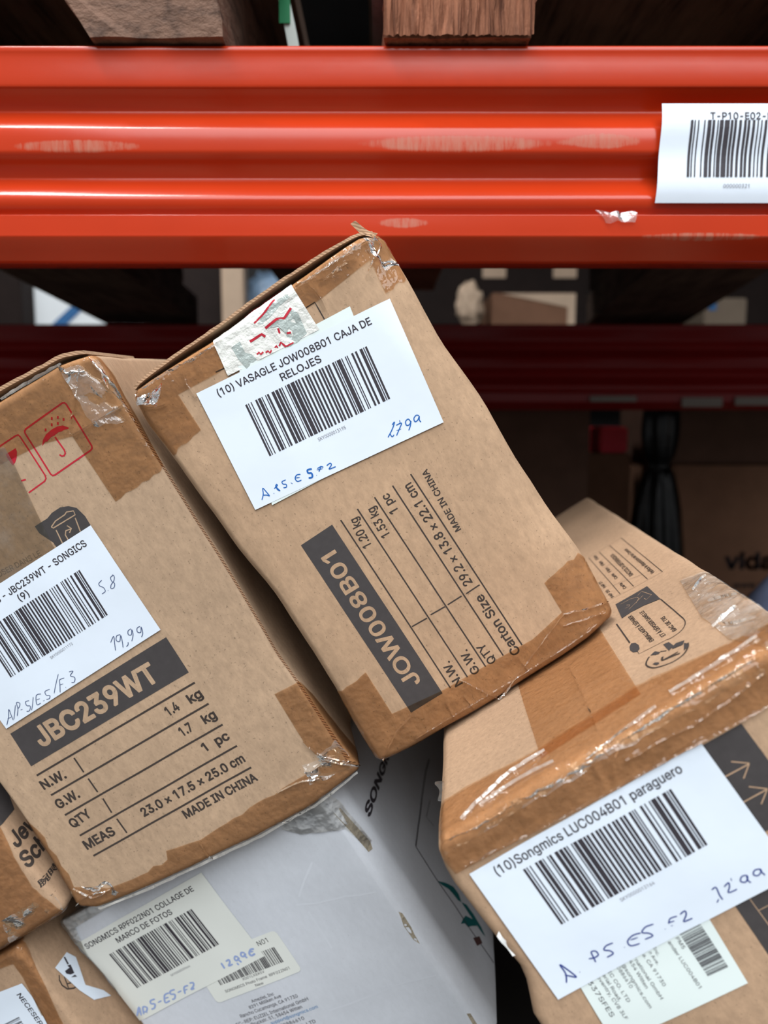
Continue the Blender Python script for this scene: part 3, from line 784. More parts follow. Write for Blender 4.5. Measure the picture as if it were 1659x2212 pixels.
    def sheet(s, P, step=0.5):
        r, hw = s.r, s.W / 2
        cx = [sg * (hw + r * k / 3) for sg in (-1, 1) for k in range(-3, 4)]
        cy = [b + r * k / 3 for b in (0, s.H) for k in range(-3, 4)]
        return sheet_2d(P, cx, cy, step)

    def root(s, name):
        e = empty(name, s.pos, s.rot)
        return e


def label_with_print(c, root, d, pen, name='price_label', paper='label_paper', bars=None, off=0.06):
    lb = c.lay(name, [c.sheet(d['paper'][0])], paper, root, off)
    if d.get('ltext'):
        c.lay('printed_text', [text_2d(t, 0.012) for t in d['ltext']], 'toner', lb, off + 0.012)
    if d.get('lsmall'):
        c.lay('serial_number', [text_2d(t) for t in d['lsmall']], 'grey_toner', lb, off + 0.012)
    if d.get('bar'):
        c.lay('barcode', [barcode_2d(*d['bar'][0])], 'toner', lb, off + 0.012)
    if d.get('hand'):
        c.lay('handwriting', [ribbon_2d(smooth_line(p), wd, 0.1, True) for wd, p in d['hand']], pen, lb, off + 0.014)
    return lb


def lines_2d(L):
    return [ribbon_2d(p, wd) for wd, p in L]


def curl_line(c, name, parent, P, wd, mat, off=0.05):
    return c.lay(name, [ribbon_2d(smooth_line(P), wd, 0.2)], mat, parent, off)


def folds(c, parent, L, seed):
    """Pinched creases standing up out of the tape film."""
    v, f = [], []
    for n, (wd, P) in enumerate(L):
        Q = [Vector(p) for p in smooth_line(P, 8)]
        k0 = len(v)
        for i, p in enumerate(Q):
            d = Q[min(i + 1, len(Q) - 1)] - Q[max(i - 1, 0)]
            if d.length < 1e-6:
                d = Vector((1, 0))
            nn = Vector((-d.y, d.x)).normalized()
            j = noise.noise_vector(Vector((p.x * 4, p.y * 4, seed + n)))
            e = min(i, len(Q) - 1 - i) / max(1, len(Q) - 1) * 2
            w = wd * (0.35 + 0.65 * min(1, e * 2)) * (1 + 0.8 * j.x)
            p = Vector((p.x, p.y)) + nn * wd * 0.5 * j.y
            hgt = 0.10 + 0.35 * w * (1 + j.z)
            for s_, h in ((-0.5, 0.095), (-0.12, 0.095 + hgt * 0.6), (0.12, 0.095 + hgt), (0.5, 0.095)):
                q = p + nn * w * s_
                v.append(c.F(q.x, q.y, h))
            if i:
                k = k0 + 4 * i
                for m in range(3):
                    f.append((k - 4 + m, k - 3 + m, k + 1 + m, k + m))
    if v:
        obj('tape_fold', v, f, 'film_fold', parent)


def flap(c, name, parent, s0, s1, gap, th, depth, mat='kraft_board', lift=None, step=0.35):
    """Loose lid flap above the box top: fluted front edge and a dark slit below it."""
    n = int((s1 - s0) / step)
    v, f = [], []
    ev, ef = [], []
    for i in range(n + 1):
        a = s0 + (s1 - s0) * i / n
        gp = gap * (lift(i / n) if lift else 1)
        jit = 0.06 * noise.noise(Vector((a * 2.2, 1.7, 0)))
        p0 = c.M(a, 0.15 + jit, c.H, 0) + Vector((0, 0, (gp + 0.02) * U))
        p1 = c.M(a, 0.15 + jit, c.H, 0) + Vector((0, 0, (gp + th + jit * 0.6) * U))
        q0 = c.M(a, depth, c.H, 0) + Vector((0, 0, 0.02 * U))
        q1 = c.M(a, depth, c.H, 0) + Vector((0, 0, th * U))
        v += [p0, p1, q1, q0]
        ev += [p0 - Vector((0, 0.0002, 0)), p1 - Vector((0, 0.0002, 0))]
        if i:
            k = 4 * i
            for m in range(4):
                m2 = (m + 1) % 4
                f.append((k - 4 + m, k + m, k + m2, k - 4 + m2))
            k = 2 * i
            ef.append((k - 2, k, k + 1, k - 1))
    f += [(0, 1, 2, 3), (4 * n + 3, 4 * n + 2, 4 * n + 1, 4 * n)]
    o = obj(name, v, f, mat, parent)
    obj('fluted_edge', ev, ef, 'fluted_flap', o)
    return o


def crumple(name, parent, P, mat, amp, seed, n=9):
    """A crumpled scrap of film spanned by four local points."""
    a, b, c, d = (Vector(p) for p in P)
    v, f = [], []
    for i in range(n + 1):
        for j in range(n + 1):
            s, t = i / n, j / n
            p = a.lerp(b, s).lerp(d.lerp(c, s), t)
            k = noise.noise_vector(p * 170 + Vector((seed, seed, 0)))
            v.append(p + k * amp)
    for i in range(n):
        for j in range(n):
            k = i * (n + 1) + j
            f.append((k, k + n + 1, k + n + 2, k + 1))
    return obj(name, v, f, mat, parent, False)


DATA = {
'JOW': {"dim":[13.8,22.1,29.2],"rot":[[0.84444,-0.01253,-0.5355],[-0.00587,0.99945,-0.03263],[0.53562,0.0307,0.8439]],"pos":[5.521,52.182,126.487],"edges":{"top":[[-6.882,22.198],[-6.128,22.283],[-2.149,22.225],[2.362,22.361],[6.333,22.493],[7.128,22.112]],"right":[[7.128,22.112],[7.154,20.024],[6.936,16.475],[7.211,12.924],[7.129,9.327],[7.238,6.41],[7.438,3.678],[7.304,0.206]],"bottom":[[-7.084,0.08],[-4.869,-0.144],[-2.518,-0.167],[0.062,-0.232],[3.828,-0.087],[5.933,0.057],[7.304,0.206]],"left":[[-6.882,22.198],[-7.115,20.457],[-7.021,18.509],[-6.961,16.126],[-6.887,13.721],[-6.766,11.995],[-6.582,10.096],[-6.656,7.142],[-6.766,4.673],[-6.954,2.74],[-7.084,0.08]]},"paper":[[[-4.233,20.569],[5.847,19.367],[4.95,13.136],[-4.99,14.441]]],"oldpaper":[[[-1.842,20.588],[4.082,20.06],[2.839,13.613],[-4.182,14.196]]],"ltext":[["(10) VASAGLE JOW008B01 CAJA DE",-3.412,19.868,-0.1303,8.009,0.342],["RELOJES",-0.483,18.884,-0.1194,2.102,0.343]],"lsmall":[["SKY0000013195",-0.576,15.572,-0.1393,1.443,0.165]],"bar":[["SKY0000013195",[[-2.594,18.885],[3.758,18.107],[3.394,15.448],[-2.955,16.241]]]],"hand":[[0.0516,[[2.804,14.348],[2.975,14.409],[2.759,14.216],[2.536,14.074],[2.318,13.956]]],[0.0469,[[2.496,14.071],[2.505,13.875],[2.638,13.905]]],[0.0516,[[2.958,14.232],[3.23,14.182],[3.008,14.011],[2.707,13.804]]],[0.0375,[[2.835,14.007],[3.068,13.954]]],[0.0422,[[3.229,14.361],[3.17,14.192]]],[0.0516,[[3.64,14.006],[3.602,14.172],[3.431,14.139],[3.378,13.965],[3.521,13.921],[3.656,14.015],[3.506,13.837],[3.339,13.706]]],[0.0516,[[4.124,14.038],[4.024,14.121],[3.854,14.059],[3.81,13.899],[3.952,13.884],[4.121,14.003],[4.028,13.854],[4.045,13.73]]],[0.0469,[[-4.446,14.675],[-4.232,14.878],[-4.094,15.129],[-4.048,14.907],[-4.025,14.649],[-4.109,14.742],[-4.266,14.842]]],[0.0563,[[-3.781,14.65],[-3.774,14.616]]],[0.0469,[[-3.643,14.814],[-3.423,14.867],[-3.444,14.938],[-3.505,14.803],[-3.458,14.58],[-3.532,14.704],[-3.505,14.919]]],[0.0469,[[-2.934,14.874],[-3.133,14.895],[-3.155,14.774],[-3.041,14.682],[-3.1,14.565],[-3.241,14.615]]],[0.0516,[[-2.805,14.628],[-2.764,14.544]]],[0.0516,[[-2.186,14.717],[-2.354,14.785],[-2.512,14.692],[-2.497,14.509],[-2.297,14.46]]],[0.0469,[[-2.489,14.697],[-2.294,14.612]]],[0.0844,[[-1.581,14.639],[-1.784,14.711],[-1.837,14.571],[-1.71,14.471],[-1.78,14.304],[-1.957,14.359]]],[0.0563,[[-1.557,14.278],[-1.556,14.248]]],[0.0516,[[-1.354,14.514],[-1.151,14.5],[-1.073,14.412]]],[0.0516,[[-1.133,14.527],[-1.254,14.431],[-1.366,14.349]]],[0.0422,[[-1.417,14.477],[-1.136,14.375]]],[0.0516,[[-0.893,14.394],[-0.695,14.402],[-0.685,14.3],[-0.886,14.197],[-0.723,14.151],[-0.552,14.119]]]],"block":[[[-4.103,11.782],[-2.25,11.829],[-2.249,1.572],[-4.141,1.554]]],"btext":[["JOW008B01",-2.832,2.674,1.5719,8.056,0.768]],"ptext":[["1.20 kg",-1.178,9.917,1.4722,1.598,0.432],["1.53 kg",-0.129,9.878,1.5131,1.626,0.431],["1 pc",0.851,10.667,1.5353,1.028,0.429],["29.2 × 13.8 × 22.1 cm",2.029,5.658,1.5599,5.886,0.453],["MADE IN CHINA",2.943,8.247,1.525,3.432,0.303],["N.W.",-1.11,1.454,1.5454,1.397,0.422],["G.W.",-0.063,1.509,1.5347,1.382,0.42],["QTY",0.948,1.555,1.6548,1.188,0.42],["Carton Size",2.206,1.297,1.594,3.632,0.462]],"lines":[[0.0704,[[-1.774,11.797],[-1.771,1.587]]],[0.0704,[[-0.792,11.821],[-0.747,1.6]]],[0.0704,[[0.216,11.853],[0.312,1.587]]],[0.0704,[[1.258,11.861],[1.361,1.608]]],[0.0704,[[2.296,11.868],[2.441,1.577]]],[0.0704,[[-1.71,5.346],[-0.838,5.326]]],[0.0704,[[-0.604,5.375],[0.224,5.353]]],[0.0704,[[0.39,5.36],[1.208,5.371]]],[0.0704,[[1.463,5.348],[2.258,5.372]]],[0.0586,[[2.31,21.106],[2.796,21.097],[2.754,20.201]]],[0.0586,[[-2.914,20.911],[-2.29,20.821]]]],"tape":[[[-6.994,22.832],[7.172,23.528],[7.816,22.161],[7.065,19.76],[7.065,19.76],[6.865,19.675],[6.647,19.815],[6.442,19.801],[6.246,19.664],[6.038,19.671],[5.828,19.701],[6.031,21.345],[3.31,21.095],[-0.393,20.987],[-2.864,20.828],[-4.998,21.003],[-5.032,19.056],[-5.032,19.056],[-5.267,19.012],[-5.507,19.006],[-5.737,18.929],[-5.973,18.889],[-6.224,18.949],[-6.462,18.921],[-6.679,18.743],[-6.925,18.764],[-7.234,21.053]],[[-7.601,4.332],[-6.775,4.445],[-6.463,4.394],[-6.157,4.476],[-5.847,4.455],[-5.539,4.464],[-5.235,4.554],[-4.929,4.598],[-4.979,2.033],[-2.138,1.706],[3.043,1.564],[5.0,1.962],[5.018,3.721],[5.328,3.802],[5.64,3.846],[5.951,3.909],[6.267,3.905],[6.576,3.974],[6.905,3.84],[7.207,3.964],[7.94,3.081],[8.031,-0.487],[5.502,-1.159],[-0.334,-1.806],[-4.244,-1.385],[-7.759,-0.937]]],"silver":[[[-2.107,22.901],[2.302,23.087],[2.298,19.938],[-2.513,20.452]]],"redtape":[[0.1173,[[-0.757,21.208],[-0.1,21.202],[-0.018,21.014]]],[0.1173,[[0.195,21.333],[0.878,21.399],[1.197,21.242],[1.714,21.457]]],[0.0821,[[-0.121,21.805],[0.476,21.924],[1.284,22.178]]],[0.0938,[[0.698,21.015],[0.637,20.781]]],[0.0938,[[0.916,20.605],[1.103,20.532]]],[0.0821,[[-0.801,20.551],[-0.663,20.573],[-0.648,20.454],[-0.488,20.481]]],[0.0821,[[-0.405,20.392],[-0.276,20.401],[-0.247,20.273],[-0.073,20.365]]],[0.0938,[[0.035,20.342],[0.198,20.375],[0.18,20.277]]],[0.0938,[[0.298,20.312],[0.45,20.399],[0.543,20.112]]],[0.0704,[[0.576,20.118],[0.948,20.083]]],[0.1173,[[-0.384,22.604],[0.311,22.659]]],[0.1407,[[0.311,22.659],[1.71,22.651]]]],"greytape":[[[0.193,21.289],[0.945,21.357],[1.176,21.211],[1.747,21.436],[1.865,21.046],[1.713,20.1],[1.081,19.999],[0.73,20.038],[0.871,20.679],[0.754,21.07]],[[-1.639,21.447],[-0.849,21.494],[-0.944,20.366],[-1.582,20.264],[-1.676,20.83]],[[-0.043,21.71],[1.168,22.117],[1.917,22.047],[1.953,21.89],[1.348,21.823],[0.222,21.543]]],"folds":[[[0.1173,[[2.423,22.101],[3.697,22.084],[4.999,22.119],[6.316,22.188]]],[0.1642,[[3.492,21.77],[4.129,21.762],[4.921,21.801],[5.532,21.758]]],[0.0938,[[2.924,22.08],[3.127,21.21],[3.08,20.544]]],[0.0938,[[-6.259,22.059],[-4.916,22.077],[-3.409,21.961],[-1.825,21.969]]],[0.0938,[[-4.173,21.811],[-4.357,21.161],[-4.356,20.39]]],[0.0704,[[-6.769,21.714],[-6.364,21.148],[-5.708,20.938]]],[0.1173,[[6.294,22.154],[6.122,21.288],[5.403,20.76]]],[0.0938,[[6.695,22.385],[6.762,21.615],[5.92,21.171]]]],[[0.0938,[[-6.721,0.208],[-5.172,1.152],[-4.18,1.402]]],[0.0704,[[-1.167,1.81],[-0.5,0.655],[0.036,-0.274]]],[0.0704,[[-1.418,0.952],[-1.34,-0.273]]],[0.1173,[[4.984,1.887],[6.165,1.387],[7.221,0.994]]],[0.0704,[[0.036,-0.274],[1.906,0.566],[5.003,1.875]]],[0.0704,[[-4.603,0.282],[-2.107,0.278],[0.64,0.274],[4.22,0.352],[6.173,0.474]]],[0.0704,[[-2.338,1.249],[-2.492,-0.124]]],[0.0704,[[1.959,1.11],[1.988,-0.212]]],[0.0938,[[4.681,1.371],[5.938,0.994],[6.866,0.655]]]]]},
'JBC': {"dim":[17.1,25.0,23.0],"rot":[[0.86973,0.00155,-0.49353],[-0.03287,0.99796,-0.05478],[0.49244,0.06387,0.868]],"pos":[-9.302,50.781,117.849],"edges":{"top":[[-8.55,25.0],[-2.392,25.158],[0.866,25.3],[3.584,25.254],[5.631,25.266],[7.268,25.297],[8.767,24.898]],"right":[[8.767,24.898],[8.93,23.773],[8.822,22.384],[8.828,21.404],[8.801,18.809],[8.767,16.966],[8.768,15.671],[8.869,13.509],[8.8,11.209],[8.698,9.226],[8.615,7.43],[8.846,5.192],[8.925,3.275],[9.045,1.153],[9.256,-0.251]],"bottom":[[-8.687,0.267],[-7.671,-0.374],[-4.279,-0.679],[-1.238,-0.806],[2.406,-0.943],[5.771,-0.919],[9.256,-0.251]],"left":[[-8.55,25.0],[-8.166,8.379],[-8.184,5.91],[-8.307,3.776],[-8.503,1.317],[-8.687,0.267]]},"paper":[[[-5.947,17.497],[4.027,17.925],[4.123,11.59],[-5.907,10.985]]],"ltext":[["AS - JBC239WT - SONGICS",-2.642,16.848,0.0509,5.968,0.347],["(9)",-1.273,16.383,0.0314,0.613,0.35]],"lsmall":[["SKY0000011172",-1.67,13.025,0.0809,1.436,0.143]],"bar":[["SKY0000011172",[[-3.939,15.987],[2.263,16.285],[2.2,13.593],[-4.053,13.236]]]],"hand":[[0.0377,[[2.955,15.279],[2.724,15.208],[2.696,15.072],[2.81,14.906],[2.777,14.701],[2.55,14.667]]],[0.0553,[[2.93,14.686],[2.93,14.655]]],[0.0377,[[3.603,15.215],[3.412,15.172],[3.365,14.976],[3.42,14.813],[3.269,14.645],[3.116,14.691],[3.238,14.845],[3.473,14.955],[3.613,15.138],[3.573,15.262]]],[0.0402,[[1.505,12.271],[1.83,12.483],[1.65,12.116],[1.491,11.778]]],[0.0402,[[2.179,12.389],[1.975,12.422],[1.825,12.225],[1.951,12.102],[2.169,12.342],[2.046,11.996],[1.912,11.728]]],[0.0427,[[2.301,11.851],[2.227,11.737],[2.092,11.688]]],[0.0402,[[2.832,12.382],[2.633,12.36],[2.539,12.185],[2.674,12.108],[2.837,12.327],[2.749,12.066],[2.491,11.796]]],[0.0402,[[3.31,12.266],[3.116,12.252],[3.023,12.077],[3.163,11.977],[3.335,12.211],[3.233,11.895],[3.05,11.739]]],[0.0377,[[-5.757,11.146],[-5.403,11.488],[-5.146,11.828],[-5.227,11.496],[-5.296,11.21]]],[0.0352,[[-5.514,11.42],[-5.265,11.41]]],[0.0352,[[-4.695,11.864],[-5.02,11.487],[-5.238,11.232]]],[0.0377,[[-4.978,11.301],[-4.706,11.633],[-4.58,11.939],[-4.443,11.829],[-4.602,11.661],[-4.721,11.642]]],[0.0402,[[-4.626,11.502],[-4.513,11.481]]],[0.0377,[[-3.931,11.711],[-4.141,11.744],[-4.197,11.539],[-4.06,11.429],[-4.235,11.237],[-4.394,11.284]]],[0.0352,[[-3.631,11.777],[-3.9,11.446],[-4.132,11.2]]],[0.0377,[[-3.186,11.718],[-3.452,11.761],[-3.702,11.334],[-3.471,11.3]]],[0.0352,[[-3.574,11.552],[-3.379,11.527]]],[0.0402,[[-3.321,11.333],[-3.218,11.329]]],[0.0377,[[-2.648,11.702],[-2.93,11.722],[-2.984,11.518],[-2.842,11.416],[-2.952,11.285],[-3.116,11.324]]],[0.0352,[[-1.8,12.179],[-2.218,11.778],[-2.581,11.397]]],[0.0377,[[-2.281,11.28],[-2.036,11.675],[-1.921,11.876],[-1.647,11.848]]],[0.0352,[[-2.062,11.636],[-1.868,11.612]]],[0.0452,[[-1.866,11.397],[-1.871,11.358]]],[0.0402,[[-1.249,12.004],[-1.046,11.931],[-1.306,11.793],[-1.161,11.604],[-1.315,11.405],[-1.468,11.459]]]],"block":[[[-5.938,10.641],[4.122,11.103],[4.113,8.902],[-6.023,8.555]]],"btext":[["JBC239WT",-4.923,9.186,0.0171,7.533,1.062]],"lines":[[0.1081,[[-6.069,7.965],[4.086,8.272]]],[0.1081,[[-6.067,6.629],[4.094,6.921]]],[0.1081,[[-6.076,5.286],[4.103,5.556]]],[0.1081,[[-6.064,3.868],[4.126,4.152]]],[0.1081,[[-6.092,2.49],[4.132,2.727]]],[0.0905,[[-3.77,7.831],[-3.781,6.885]]],[0.0905,[[-3.778,6.467],[-3.778,5.551]]],[0.0905,[[-3.75,5.099],[-3.805,4.157]]],[0.0905,[[-3.762,3.723],[-3.736,2.757]]]],"ptext":[["N.W.",-6.208,7.083,-0.0034,1.488,0.51],["1.4",1.895,7.346,0.0689,0.754,0.497],["kg",3.265,7.376,0.0458,0.825,0.496],["G.W.",-6.158,5.742,0.0252,1.431,0.513],["1.7",1.913,6.012,0.0618,0.722,0.502],["kg",3.311,6.035,0.0108,0.78,0.503],["QTY",-6.131,4.399,0.1037,1.329,0.514],["1",2.458,4.671,0.0653,0.242,0.482],["pc",3.231,4.659,0.0261,0.82,0.508],["MEAS",-6.186,2.962,0.0176,1.918,0.525],["23.0 × 17.5 × 25.0 cm",-2.419,3.089,0.0132,6.493,0.492],["MADE IN CHINA",-0.484,1.899,0.007,4.58,0.47]],"red_lines":[[0.0829,[[3.751,23.352],[3.8,23.456],[3.91,23.508],[6.144,23.675],[6.251,23.64],[6.295,23.543],[6.258,21.224],[6.21,21.118],[6.1,21.067],[3.868,20.917],[3.758,20.954],[3.713,21.054],[3.751,23.352]]],[0.0754,[[2.236,23.437],[3.265,23.483],[3.411,23.455],[3.446,23.326],[3.437,21.166],[3.387,20.994],[3.248,20.912],[2.225,20.824]]],[0.0804,[[4.934,22.481],[4.976,21.725],[4.935,21.566],[4.818,21.49],[4.7,21.524],[4.645,21.651]]],[0.0855,[[5.341,23.361],[5.265,23.248]]],[0.0855,[[5.623,23.256],[5.546,23.143]]],[0.0855,[[5.812,23.039],[5.736,22.926]]],[0.0855,[[5.169,23.108],[5.093,22.995]]],[0.0855,[[5.463,23.019],[5.386,22.906]]],[0.0855,[[4.766,23.047],[4.689,22.934]]],[0.0804,[[2.232,21.504],[2.477,21.446]]]],"red":[[[4.131,22.417],[4.327,22.645],[4.613,22.797],[4.985,22.86],[5.307,22.85],[5.575,22.76],[5.793,22.511],[5.702,22.485],[5.55,22.54],[5.348,22.545],[5.213,22.59],[4.955,22.548],[4.744,22.566],[4.479,22.48],[4.378,22.513]],[[2.325,22.967],[2.936,22.984],[2.88,22.795],[2.711,22.574],[2.507,22.411],[2.32,22.334],[2.292,22.533],[2.289,22.734]]],"icon":[[[1.525,19.263],[2.297,19.287],[2.657,19.408],[3.178,19.437],[3.579,19.29],[3.888,19.007],[4.015,18.448],[3.988,17.866],[3.878,17.574],[1.859,17.483],[1.864,18.114],[1.525,18.853]]],"icon_lines":[[0.0603,[[2.232,18.826],[2.587,18.977],[3.174,19.012],[3.332,19.085],[3.667,18.961],[3.629,18.754],[2.285,18.73],[2.232,18.826]]],[0.0603,[[2.351,18.578],[2.233,17.778]]],[0.0603,[[3.541,18.624],[3.371,17.917]]],[0.0603,[[2.594,17.863],[2.612,18.141],[2.757,18.306],[3.061,18.257]]],[0.0603,[[2.954,18.498],[3.069,18.269],[2.855,18.127]]]],"fade":[["OSER DANS LE",-1.545,17.97,-0.0414,2.539,0.277]],"tape":[[[-8.55,25.0],[-4.414,26.671],[2.615,26.213],[9.024,25.726],[9.516,23.568],[9.022,19.996],[8.883,18.683],[8.453,18.477],[8.116,18.521],[7.783,18.412],[7.444,18.497],[7.11,18.395],[6.772,18.406],[6.433,18.443],[6.096,18.342],[5.756,18.324],[5.705,22.087],[4.235,22.502],[1.805,22.698],[-8.616,23.392]],[[7.363,5.678],[8.943,5.638],[9.602,4.38],[10.955,-0.6],[9.466,-2.228],[5.252,-2.045],[-1.616,-1.696],[-8.342,-1.528],[-10.024,-0.577],[-9.779,1.611],[-9.142,6.104],[-8.03,6.045],[-7.832,5.362],[-7.738,4.753],[-7.924,4.108],[-7.805,3.496],[-7.945,2.85],[-7.86,2.228],[-8.046,1.452],[-6.393,0.451],[-4.908,0.265],[-4.462,0.25],[-4.018,0.212],[-3.556,0.381],[-3.127,0.21],[-2.671,0.328],[-2.45,0.815],[-0.45,0.451],[0.689,0.57],[1.225,0.593],[1.762,0.662],[2.293,0.621],[2.829,0.786],[3.36,0.825],[3.889,0.827],[4.415,0.761],[4.944,0.873],[5.469,0.906],[7.603,1.023],[7.325,2.675]]],"dirty":[[[0.85,23.714],[2.502,23.303],[2.441,22.417],[2.118,20.334],[1.823,18.466],[1.758,17.541],[0.57,17.245],[-2.036,17.183],[-4.531,17.323]]],"folds":[[[0.1257,[[3.635,25.327],[5.276,25.34],[7.135,25.297]]],[0.2011,[[6.976,25.261],[7.277,24.711],[8.019,24.417]]],[0.1005,[[7.889,24.743],[7.014,23.717],[5.821,22.463]]],[0.0754,[[5.821,22.463],[5.951,22.129],[8.664,22.141]]],[0.1257,[[8.554,24.618],[8.712,23.644],[8.788,22.455]]],[0.1005,[[8.481,24.91],[8.602,24.086],[8.505,23.127]]]],[[0.0754,[[7.325,2.675],[7.694,1.614],[8.495,0.793],[9.218,0.078]]],[0.1257,[[7.746,1.217],[8.495,0.548],[9.245,-0.122]]],[0.1257,[[-7.703,-0.423],[-4.31,-0.727],[-1.268,-0.854],[2.406,-0.943],[5.744,-0.966],[8.87,-0.279]]],[0.1005,[[-0.567,0.453],[-0.617,-0.48],[-0.541,-1.168]]],[0.0754,[[-8.062,1.428],[-7.476,0.473],[-6.652,0.336]]],[0.0754,[[-8.574,0.435],[-7.809,0.662],[-6.32,0.377]]],[0.0754,[[4.637,0.818],[5.777,0.793],[6.99,0.416]]]]]},
